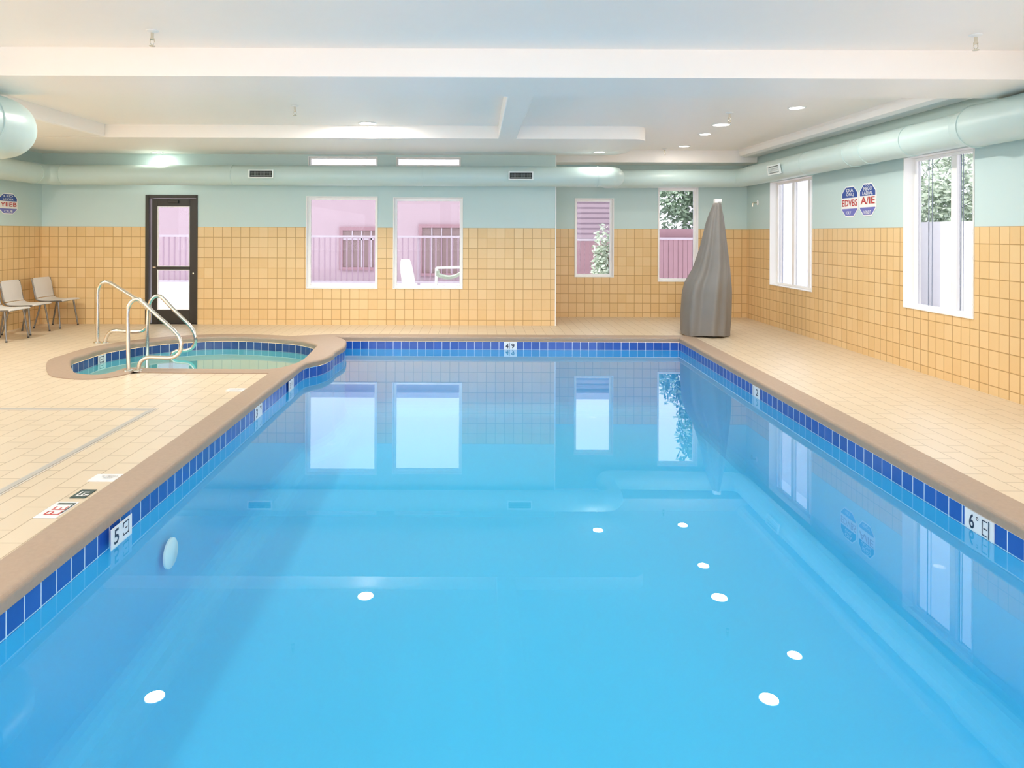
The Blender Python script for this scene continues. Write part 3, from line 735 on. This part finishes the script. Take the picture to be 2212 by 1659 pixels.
for px, py, z, lb in ((329, 66, ZC, 'sprinkler head in the nearest ceiling bay, far from the right wall'), (2108, 75, ZC, 'sprinkler head in the nearest ceiling bay close to the right wall'),
                      (637, 228, ZC, 'sprinkler head beyond the wide beam on the hot tub side'), (1576, 243, ZC, 'sprinkler head beyond the wide beam between two ceiling lights'), ):
    p = at_z(px, py, z); sprinkler(p.x, p.y, z - 0.0005, lb)
p = at_y(1436, 327, 12.1); sprinkler(p.x, 12.1, ZC - 0.0005, 'sprinkler head farthest back, above the grey cover')
p = at_x(1637, 438, XR)
r = root('wall_bracket', (XR, p.y, p.z), 'small pale metal bracket on the right wall by the corner', 'bracket')
mb = MB(); mb.lathe([(0.045, 0.0), (0.043, 0.008), (0.02, 0.02)], (XR - 0.001, p.y, p.z), (-1, 0, 0), 20); mb.build('base_plate', M['white'], r, smooth=40)
mb = MB(); mb.tube(fillet([(XR - 0.018, p.y, p.z), (XR - 0.09, p.y, p.z), (XR - 0.09, p.y, p.z - 0.07)], 0.03, 5), 0.013, 10)
mb.build('bracket_arm', M['chrome'], r, smooth=40)

# ------------------------------------------------------------------ downlights
LAMP_W = 8.0
def downlight(x, y, z, label, power=LAMP_W, rad=0.085):
    r = root('ceiling_light', (x, y, z), label, 'ceiling light', 'recessed ceiling lights', kind='thing')
    mb = MB(); mb.lathe([(rad + 0.02, 0), (rad + 0.018, -0.008), (rad, -0.010), (rad - 0.004, -0.003)], (x, y, z), n=28); mb.build('trim_ring', M['white'], r, smooth=40)
    mb = MB(); mb.lathe([(rad - 0.005, -0.004), (rad - 0.005, -0.006), (0.01, -0.008)], (x, y, z), n=28); mb.build('lens', M['lens'], r)
    ld = bpy.data.lights.new('lamp', 'AREA'); ld.shape = 'DISK'; ld.size = rad * 1.8; ld.energy = power; ld.color = (1.0, 0.95, 0.88)
    lo = bpy.data.objects.new('lamp', ld); COL.objects.link(lo); lo.parent = r; lo.location = (0, 0, -0.014)
    return r
for px, py, z, lb in ((1721, 233, ZC, 'recessed ceiling light nearest the right wall duct'), (1523, 290, ZC, 'recessed ceiling light, second back along the right side'), (1478, 316, ZC, 'recessed ceiling light farthest back, above the grey cover')):
    p = at_z(px, py, z - 0.005); downlight(p.x, p.y, z - 0.0005, lb, 6)
downlight(at_y(340, 338, 11.42).x, 11.42, ZS - 0.001, 'ceiling light in the soffit above the dark door', 3)
downlight(at_y(1295, 330, 11.1).x, 11.1, ZS - 0.001, 'ceiling light in the soffit above the narrow shorter window', 4)
downlight(-3.40, 7.35, ZC - 0.0005, 'recessed ceiling light hidden behind the wide beam, toward the hot tub', 40, 0.105)
downlight(3.10, 7.35, ZC - 0.0005, 'recessed ceiling light hidden behind the wide beam, toward the right wall', 58, 0.105)
downlight(-1.50, 9.40, ZC - 0.0005, 'recessed ceiling light in front of the lowered back soffit, toward the hot tub', 80, 0.11)
downlight(3.29, 9.40, ZC - 0.0005, 'recessed ceiling light between the sprinkler and the other right side lights', 12, 0.11)
downlight(-6.60, 8.2, ZS - 0.0005, 'ceiling light in the left soffit, out of the photo', 60)  # unseen lamp added to brighten the back left of the hall
for (x, y) in ((-6.0, 4.2), (-3.2, 4.0), (-0.2, 4.0), (2.9, 4.0), (-3.2, 1.0), (0.0, 1.0), (2.9, 1.0), (-6.0, 1.0), (-3.2, -1.6), (0.0, -1.6), (2.9, -1.6)):  # lamps added out of view to lift the near deck, pool and ceiling
    downlight(x, y, ZC - 0.0005, 'recessed ceiling light in the bay over and behind the viewer', 8.0 if y > 2 else 22.0)

# ------------------------------------------------------------------ grab rails
def rail(pts, Y, rad, label, feet, mat=M['steel']):
    P = [at_y(px, py, Y) for px, py in pts]
    r = root('grab_rail', (P[0].x, Y, P[0].z), label, 'handrail', 'stainless grab rails at the hot tub')
    mb = MB(); mb.tube(catmull(P, 5, closed=False), rad, 14); mb.build('rail_tube', mat, r, smooth=50)
    for fx, fz in feet:
        mb = MB(); mb.lathe([(rad + 0.03, 0.0), (rad + 0.028, 0.006), (rad + 0.004, 0.016)], (fx, Y, fz), n=20); mb.build('base_flange', mat, r, smooth=40)
    return r
Y1 = at_z(212, 740).y
rail([(211, 739.5), (211, 700), (211, 660), (211, 632), (214.5, 618), (222, 610.5), (231, 609), (242, 613.5), (262, 626), (290, 643.5), (307, 654.5), (317, 665), (321, 678), (321, 692), (317, 705), (309, 713), (296, 716.5), (272, 716), (252, 714.2), (240, 716.5), (232, 724), (228, 735), (227.5, 739.5)], Y1, 0.025,
     'stainless grab rail farthest left with both ends on the deck', [(at_y(211, 740, Y1).x, 0.001), (at_y(227.5, 740, Y1).x, 0.001)])
Y2 = at_z(277.8, 800, 0.013).y
rail([(277.8, 800), (277, 750), (276.4, 710), (276, 672), (279.5, 658), (287, 649), (296, 646), (306, 650), (334, 676.5), (358, 697.5), (379, 717.5), (388, 731), (391.5, 746), (388.5, 760), (380, 769), (368, 772.8), (345, 772.5), (322, 772), (310, 776), (302, 785), (298.5, 800)], Y2, 0.0215,
     'stainless grab rail nearest the viewer with both ends on the hot tub front edge', [(at_y(277.8, 800, Y2).x, 0.011), (at_y(298.5, 800, Y2).x, 0.011)])
Y3 = 9.55
rail([(318, 806), (318, 767), (318, 730), (318.5, 695), (320, 668), (324, 653), (331, 643), (340, 639.5), (350, 643), (374, 668), (396, 689), (411, 704), (419, 717), (422.5, 731), (420, 744), (413, 753), (402, 757), (388, 757.5), (378, 760), (371, 768), (369, 806)], Y3, 0.025,
     'stainless grab rail in the middle standing in the hot tub water', [])

# ------------------------------------------------------------------ grey draped cover
Lp = [(1542, 438.7), (1527.6, 477.6), (1515, 533), (1501, 578), (1491, 597), (1482.5, 612), (1477, 635), (1474, 676), (1473, 712), (1474, 724), (1475, 728)]
Rp = [(1558, 440.7), (1563.5, 471.5), (1570.6, 533), (1575.5, 578), (1577, 597), (1578, 612), (1579, 635), (1577.8, 686), (1575, 712), (1574, 724), (1573.5, 728)]
YC = 10.62
rings, n = [], 120
Ls = [at_y(a, b, YC) for a, b in Lp]; Rs = [at_y(a, b, YC) for a, b in Rp]
def prof(z, tab):
    tab = sorted(tab, key=lambda p: p.z)
    if z <= tab[0].z: return tab[0].x
    for a, b in zip(tab[:-1], tab[1:]):
        if a.z <= z <= b.z: return a.x + (b.x - a.x) * (z - a.z) / (b.z - a.z)
    return tab[-1].x
zt = Ls[0].z; Zs = [0.0115 + (zt - 0.0115) * (k / 34) for k in range(35)]
vs, fs = [], []
for z in Zs:
    l, rr = prof(z, Ls), prof(z, Rs); cx, hw = (l + rr) / 2, (rr - l) / 2
    k = 1 - z / zt
    hd = min(0.36, hw * 1.0 + 0.01)
    for j in range(n):
        th = 2 * PI * j / n
        fold = 0.10 * math.cos(5 * th + 0.6) + 0.06 * math.cos(9 * th + 1.7 + 1.5 * k) + 0.03 * math.cos(14 * th + 3 * k)
        # a hanging pleat on the side toward the viewer, right of centre
        d = (th - (-PI / 2 + 0.30)); fold += -0.34 * math.exp(-(d / 0.13) ** 2) + 0.16 * math.exp(-((d - 0.34) / 0.16) ** 2) + 0.12 * math.exp(-((d + 0.26) / 0.14) ** 2)
        ck, sk = math.cos(th), math.sin(th)
        rad_ = 1 + fold * (0.55 + 0.6 * (1 - abs(ck))) * (0.35 + 0.65 * min(1, k * 1.6 + 0.25)) * (0.25 + 0.75 * (1 - abs(ck) ** 6))
        x = cx + hw * ck * (rad_ if abs(ck) < 0.93 else 1); y = YC + 0.02 + hd * sk * rad_
        zz = z + (0.012 * math.sin(3 * th) + 0.012) * (1 if z < 0.02 else 0)
        vs.append((x, y, zz))
for i in range(len(Zs) - 1):
    for j in range(n):
        a, b = i * n + j, i * n + (j + 1) % n; fs.append((a, b, b + n, a + n))
fs.append(tuple((len(Zs) - 1) * n + j for j in range(n)))
r = root('fabric_cover', ((Ls[-1].x + Rs[-1].x) / 2, YC, 0), 'tall grey fabric cover draped to a point beside the far pool corner', 'cover')
mb = MB(); mb.add(vs, fs); o = mb.build('drape', M['cloth'], r, smooth=80)
p = at_y(1551, 433, YC)
mb = MB(); mb.box(p.x - 0.052, p.x + 0.055, YC - 0.03, YC + 0.06, zt - 0.004, zt + 0.062); o = mb.build('top_cap', M['white'], r, bevel=0.012); o['label'] = 'small white cap at the tip'
mb = MB(); mb.box(p.x - 0.005, p.x + 0.045, YC - 0.032, YC - 0.0305, zt + 0.006, zt + 0.02); mb.build('cap_buckle', M['grille'], r)
# the hem strip
mb = MB(); hv = [vs[j] for j in range(n)]
lo_ = [Vector((p_[0] + (p_[0] - (Ls[-1].x + Rs[-1].x) / 2) * 0.012, p_[1] + (p_[1] - YC) * 0.012, p_[2])) for p_ in hv]
hi_ = [v + Vector((0, 0, 0.05)) for v in lo_]
mb.strip(lo_, hi_); mb.build('hem', M['cloth'], r, smooth=80)

# ------------------------------------------------------------------ chairs (seat faces local +x)
def shell_profile():
    P = [(0.235, 0.432), (0.222, 0.447), (0.14, 0.446), (0.0, 0.440), (-0.12, 0.444), (-0.175, 0.462), (-0.205, 0.505), (-0.222, 0.58), (-0.243, 0.69), (-0.268, 0.80)]
    return catmull([(x, 0, z) for x, z in P], 5, closed=False)
def sheet(mb, prof, wfun, t, crown=0.012):
    m, nn = len(prof), 9; top, bot = [], []
    for i, p in enumerate(prof):
        tg = (prof[min(i + 1, m - 1)] - prof[max(i - 1, 0)]).normalized(); nr = Vector((-tg.z, 0, tg.x)) * -1
        w = wfun(i / (m - 1))
        for k in range(nn):
            s_ = -1 + 2 * k / (nn - 1)
            q = p + Vector((0, s_ * w, 0)) + nr * (-crown * (1 - s_ * s_)) * -1
            top.append(q + nr * t / 2); bot.append(q - nr * t / 2)
    vs = top + bot; N = len(top); fs = []
    for i in range(m - 1):
        for k in range(nn - 1):
            a = i * nn + k; fs.append((a, a + 1, a + nn + 1, a + nn)); fs.append((N + a, N + a + nn, N + a + nn + 1, N + a + 1))
    edge = [i for i in range(nn)] + [i * nn + nn - 1 for i in range(1, m)] + [(m - 1) * nn + k for k in range(nn - 2, -1, -1)] + [i * nn for i in range(m - 2, 0, -1)]
    for a, b in zip(edge, edge[1:] + edge[:1]): fs.append((a, N + a, N + b, b))
    mb.add(vs, fs)
GC = 'pale shell chairs against the left wall'
chair = root('side_chair', (0, 0, 0), 'pale grey shell chair in the far left corner beside the back wall', 'chair', GC)
prof_ = shell_profile(); cut = int(len(prof_) * 0.60)
mb = MB(); sheet(mb, prof_[:cut], lambda t: 0.215, 0.014); mb.build('seat', M['chair_shell'], chair, smooth=50, local=True)
def wb(t): return 0.20 + 0.01 * t if t < 0.8 else 0.208 - 0.035 * ((t - 0.8) / 0.2) ** 2
mb = MB(); sheet(mb, prof_[cut + 1:], wb, 0.014); mb.build('backrest', M['chair_shell'], chair, smooth=50, local=True)
mb = MB()
for s in (-1, 1):
    mb.tube([Vector((p_.x, s * 0.222, p_.z)) + Vector((-0.004, 0, -0.008)) for p_ in prof_[4:]], 0.009, 8)
mb.tube([(0.15, -0.2, 0.422), (0.15, 0.2, 0.422)], 0.009, 8); mb.tube([(-0.13, -0.2, 0.422), (-0.13, 0.2, 0.422)], 0.009, 8)
mb.build('seat_frame', M['chair_leg'], chair, smooth=50, local=True)
for sx, sy in ((1, -1), (1, 1), (-1, -1), (-1, 1)):
    mb = MB(); top = (0.15 if sx > 0 else -0.13, sy * 0.19, 0.425); ft = (0.205 if sx > 0 else -0.225, sy * 0.225, 0.012)
    mb.tube([top, ft], [0.014, 0.011], 10); lg = mb.build('leg', M['chair_leg'], chair, smooth=50, local=True)
    mb = MB(); mb.lathe([(0.014, 0.0), (0.014, 0.016), (0.011, 0.02)], (ft[0], ft[1], 0.0), n=12); mb.build('foot_cap', M['black'], lg, smooth=40, local=True)
spots = [((-6.83, 11.28, 0.0005), -3, None), ((-6.85, 10.56, 0.0005), -1, 'pale grey shell chair in the middle of the row on the left wall'), ((-6.74, 9.88, 0.0005), -2, 'pale grey shell chair nearest the viewer, cut by the photo edge')]
for i, (loc, rz, lb) in enumerate(spots):
    c = chair if i == 0 else copy_tree(chair)
    c.location = loc; c.rotation_euler = (0, 0, math.radians(rz))
    if lb: c['label'] = lb

# ------------------------------------------------------------------ outside
mb = MB(); mb.add([(-40, YR + 0.25, -0.12), (60, YR + 0.25, -0.12), (60, 70, -0.12), (-40, 70, -0.12)], [(0, 1, 2, 3)])
mb.add([(XR + 0.25, -40, -0.12), (60, -40, -0.12), (60, YR + 0.25, -0.12), (XR + 0.25, YR + 0.25, -0.12)], [(0, 1, 2, 3)])
mb.add([(-40, YB + 0.25, -0.12), (XS - 0.2, YB + 0.25, -0.12), (XS - 0.2, YR + 0.25, -0.12), (-40, YR + 0.25, -0.12)], [(0, 1, 2, 3)])
mb.add([(-40, -40, -0.12), (XR + 0.25, -40, -0.12), (XR + 0.25, YN - 0.25, -0.12), (-40, YN - 0.25, -0.12)], [(0, 1, 2, 3)])
tag(mb.build('ground', M['ground']), 'pale paving outside the windows', 'ground', kind='structure')

BY = 24.0
r = root('building', (-6, BY, -0.12), 'pale pink stucco house seen through the wide windows and the door', 'building')
mb = MB(); mb.box(-22, 2.2, BY, BY + 6, -0.12, 3.55); mb.build('stucco_wall', M['pink'], r)
mb = MB(); mb.box(-22.3, 2.4, BY - 0.35, BY + 6.3, 3.55, 3.72); mb.build('roof_edge', M['rail'], r)
def hwin(x0, x1, z0, z1):
    k = MB(); y = BY
    for a, b, p, q in ((x0 - 0.12, x1 + 0.12, z1, z1 + 0.12), (x0 - 0.12, x0, z0, z1), (x1, x1 + 0.12, z0, z1), (x0 - 0.12, x1 + 0.12, z0 - 0.1, z0)): k.box(a, b, y - 0.08, y - 0.002, p, q)
    f = k.build('house_window', M['pink2'], r)
    k = MB(); k.box(x0, x1, y - 0.03, y - 0.004, z0, z1); k.build('house_pane', M['shutter'], f)
    k = MB(); nn = max(2, int((x1 - x0) / 0.32))
    for i in range(1, nn): xx = x0 + (x1 - x0) * i / nn; k.box(xx - 0.02, xx + 0.02, y - 0.06, y - 0.035, z0, z1)
    k.box(x0, x1, y - 0.06, y - 0.035, z1 - 0.33, z1 - 0.27); k.build('muntins', M['rail'], f)
hwin(-4.65, -3.35, 0.35, 1.62); hwin(-1.92, 0.10, 0.15, 1.72)
r = root('building', (4, BY - 1, -0.12), 'low house with horizontal rose siding seen through the narrow shorter window', 'building')
mb = MB(); mb.box(2.7, 5.0, BY - 1.2, BY + 4, -0.12, 3.3); mb.build('siding_wall', M['siding'], r)
mb = MB(); mb.box(2.6, 5.1, BY - 1.4, BY + 4.2, 3.3, 3.5); mb.build('roof_edge', M['rail'], r)

def picket_fence(x0, x1, y, h, label, step=0.16, mat=M['picket'], solid=False):
    r = root('fence', ((x0 + x1) / 2, y, -0.12), label, 'fence')
    mb = MB(); mb.box(x0, x1, y - 0.03, y + 0.03, h - 0.06, h); mb.build('top_rail', M['rail'], r)
    mb = MB(); mb.box(x0, x1, y - 0.03, y + 0.03, 0.10, 0.15); mb.build('bottom_rail', M['rail'], r)
    mb = MB(); nn = int((x1 - x0) / step); w = step * (0.47 if solid else 0.11)
    for i in range(nn + 1):
        xx = x0 + (x1 - x0) * i / nn; mb.box(xx - w, xx + w, y - 0.012, y + 0.012, 0.15, h - 0.06)
    mb.build('slat_panel', mat, r)
    for i in range(int((x1 - x0) / 3.2) + 1):
        xx = min(x0 + i * 3.2, x1); mb = MB(); mb.box(xx - 0.04, xx + 0.04, y + 0.03, y + 0.11, -0.12, h); mb.build('fence_post', M['rail'], r)
picket_fence(-14.5, 1.2, 20.0, 1.46, 'slim pink picket fence in front of the pink house')
picket_fence(2.2, 4.6, 19.0, 1.40, 'rose board fence outside the narrow shorter window', 0.13, M['pink2'], True)
picket_fence(4.75, 7.4, 19.0, 1.44, 'rose board fence outside the narrow taller window', 0.13, M['pink2'], True)
mb = MB(); mb.box(4.75, 7.4, 19.3, 19.36, -0.12, 1.68)
tag(mb.build('garden_screen', M['pink2']), 'plain rose screen rising behind the board fence', 'screen')

def patio(x, y, label):
    r = root('patio_chair', (x, y, -0.12), label, 'chair'); r.rotation_euler = (0, 0, math.radians(-52))
    mb = MB(); P = catmull([(x - 0.05, y, 0.34), (x - 0.10, y, 0.55), (x - 0.17, y, 0.78), (x - 0.20, y, 0.93)], 5, closed=False); sheet(mb, P, lambda t: 0.17 - 0.07 * t * t * t, 0.03, 0.0); mb.build('backrest', M['patio'], r, smooth=50)
    mb = MB(); mb.box(x - 0.05, x + 0.42, y - 0.24, y + 0.24, 0.30, 0.335); mb.build('seat', M['patio'], r, bevel=0.01)
    for sx in (0.0, 0.38):
        for sy in (-0.2, 0.2): mb = MB(); mb.tube([(x + sx, y + sy, 0.30), (x + sx, y + sy, -0.12)], 0.02, 8); mb.build('leg', M['patio'], r, smooth=40)
p = at_y(880, 600, 16.0); patio(p.x + 0.06, 16.0, 'white high backed patio chair outside the second wide window')
p = at_y(972, 590, 16.4); x, y = p.x, 16.4
r = root('lounge_chair', (x, y, -0.12), 'pale cushioned lounge chair outside the second wide window', 'chair')
mb = MB(); P = catmull([(x - 0.30, y, 0.66), (x - 0.26, y, 0.55), (x + 0.0, y, 0.50), (x + 0.25, y, 0.60), (x + 0.42, y, 0.88)], 5, closed=False); sheet(mb, P, lambda t: 0.28, 0.06, 0.0); mb.build('cushion', M['leaf_pale'], r, smooth=50)
mb = MB()
for sy in (-0.27, 0.27):
    mb.tube([(x - 0.32, y + sy, -0.12), (x - 0.32, y + sy, 0.72), (x + 0.40, y + sy, 0.74)], 0.022, 8); mb.tube([(x + 0.36, y + sy, 0.74), (x + 0.36, y + sy, -0.12)], 0.022, 8)
mb.build('lounge_frame', M['patio'], r, smooth=40)

def tree(x, y, z0, h, rx, rz, label, leafmat, count, seed, cat='tree', name='tree'):
    rnd = random.Random(seed)
    r = root(name, (x, y, z0), label, cat)
    mb = MB(); mb.tube([(x, y, z0), (x + 0.05, y, z0 + h * 0.4), (x - 0.03, y, z0 + h * 0.7)], [0.16 * h / 5, 0.11 * h / 5, 0.05 * h / 5], 10); mb.build('trunk', M['bark'], r, smooth=50)
    mb = MB(); blobs = [(rnd.uniform(-0.6, 0.6) * rx, rnd.uniform(-0.6, 0.6) * rx, z0 + h - rz + rnd.uniform(-0.65, 0.65) * rz, rnd.uniform(0.3, 0.5)) for _ in range(26)]
    for _ in range(count):
        bx_, by_, bz_, br = rnd.choice(blobs); v = Vector((rnd.gauss(0, 1), rnd.gauss(0, 1), rnd.gauss(0, 1))).normalized() * rnd.uniform(0.55, 1.0)
        c_ = Vector((x + bx_ + v.x * br * rx, y + by_ + v.y * br * rx, bz_ + v.z * br * rz))
        a = Vector((rnd.gauss(0, 1), rnd.gauss(0, 1), rnd.gauss(0, 1))).normalized(); b = a.orthogonal().normalized(); s_ = rnd.uniform(0.06, 0.13) * (h / 5) ** 0.5
        mb.add([c_ - a * s_, c_ + b * s_ * 0.5, c_ + a * s_, c_ - b * s_ * 0.5], [(0, 1, 2, 3)])
    mb.build('foliage', leafmat, r)
tree(7.75, 22.5, -0.12, 6.2, 2.1, 2.9, 'leafy green tree seen through the narrow taller window', M['leaf'], 12000, 3)
tree(3.32, 17.8, -0.12, 1.85, 0.42, 0.85, 'pale bushy shrub outside the narrow shorter window', M['leaf_pale'], 1800, 5, 'shrub', 'shrub')
tree(13.4, 18.6, -0.12, 5.0, 2.3, 2.1, 'pale leafy tree beyond the white garden wall, farther one', M['leaf_pale'], 6000, 8)
tree(13.2, 13.2, -0.12, 4.6, 2.2, 1.7, 'pale leafy tree beyond the white garden wall, nearer one', M['leaf_pale'], 5000, 9)
mb = MB(); mb.box(10.4, 10.6, 6.0, 24.0, -0.12, 1.84)
tag(mb.build('garden_wall', M['garden_wall']), 'low white garden wall outside the near right window', 'garden wall')
mb = MB(); mb.box(7.6, 9.0, 15.6, 26.0, -0.12, 4.2)
tag(mb.build('neighbour_wall', M['grey_wall']), 'plain pale grey building side outside the right windows', 'building')

# ------------------------------------------------------------------ daylight, exposure
wd_ = bpy.data.worlds.new('sky'); SC.world = wd_; wd_.use_nodes = True
bg = wd_.node_tree.nodes['Background']; bg.inputs[0].default_value = (0.90, 0.93, 1.0, 1); bg.inputs[1].default_value = 6.0
sd = bpy.data.lights.new('sun', 'SUN'); sd.energy = 10.0; sd.angle = 0.02; sd.color = (1.0, 0.96, 0.9)
so = bpy.data.objects.new('sun', sd); COL.objects.link(so); so.rotation_euler = Vector((0.75, 0.0, -0.66)).to_track_quat('-Z', 'Y').to_euler()
def portal(x, y, z, w, h, rot):
    ld = bpy.data.lights.new('sky_portal', 'AREA'); ld.shape = 'RECTANGLE'; ld.size = w; ld.size_y = h; ld.cycles.is_portal = True
    o = bpy.data.objects.new('sky_portal', ld); COL.objects.link(o); o.location = (x, y, z); o.rotation_euler = rot
for h in ADDED_REAR: portal((h[0] + h[1]) / 2, YN - 0.22, (h[2] + h[3]) / 2, h[1] - h[0], h[3] - h[2], (PI / 2, 0, PI))
for h in (W1, W2): portal((h[0] + h[1]) / 2, YB + 0.22, (h[2] + h[3]) / 2, h[1] - h[0], h[3] - h[2], (PI / 2, 0, 0))
for h in (W3, W4): portal((h[0] + h[1]) / 2, YR + 0.22, (h[2] + h[3]) / 2, h[1] - h[0], h[3] - h[2], (PI / 2, 0, 0))
for h in [W5, W6] + ADDED_RSIDE: portal(XR + 0.22, (h[0] + h[1]) / 2, (h[2] + h[3]) / 2, h[1] - h[0], h[3] - h[2], (PI / 2, 0, -PI / 2))
for h in ADDED_LSIDE: portal(XL - 0.22, (h[0] + h[1]) / 2, (h[2] + h[3]) / 2, h[1] - h[0], h[3] - h[2], (PI / 2, 0, PI / 2))
vs_ = SC.view_settings
vs_.view_transform = 'Standard'; vs_.look = 'None'; vs_.exposure = 0.0; vs_.gamma = 1.0; vs_.use_curve_mapping = False
SC.display_settings.display_device = 'sRGB'
SC.cycles.max_bounces = 12; SC.cycles.diffuse_bounces = 7; SC.cycles.glossy_bounces = 5; SC.cycles.transparent_max_bounces = 16
SC.cycles.sample_clamp_indirect = 8.0; SC.cycles.caustics_reflective = False; SC.cycles.caustics_refractive = False
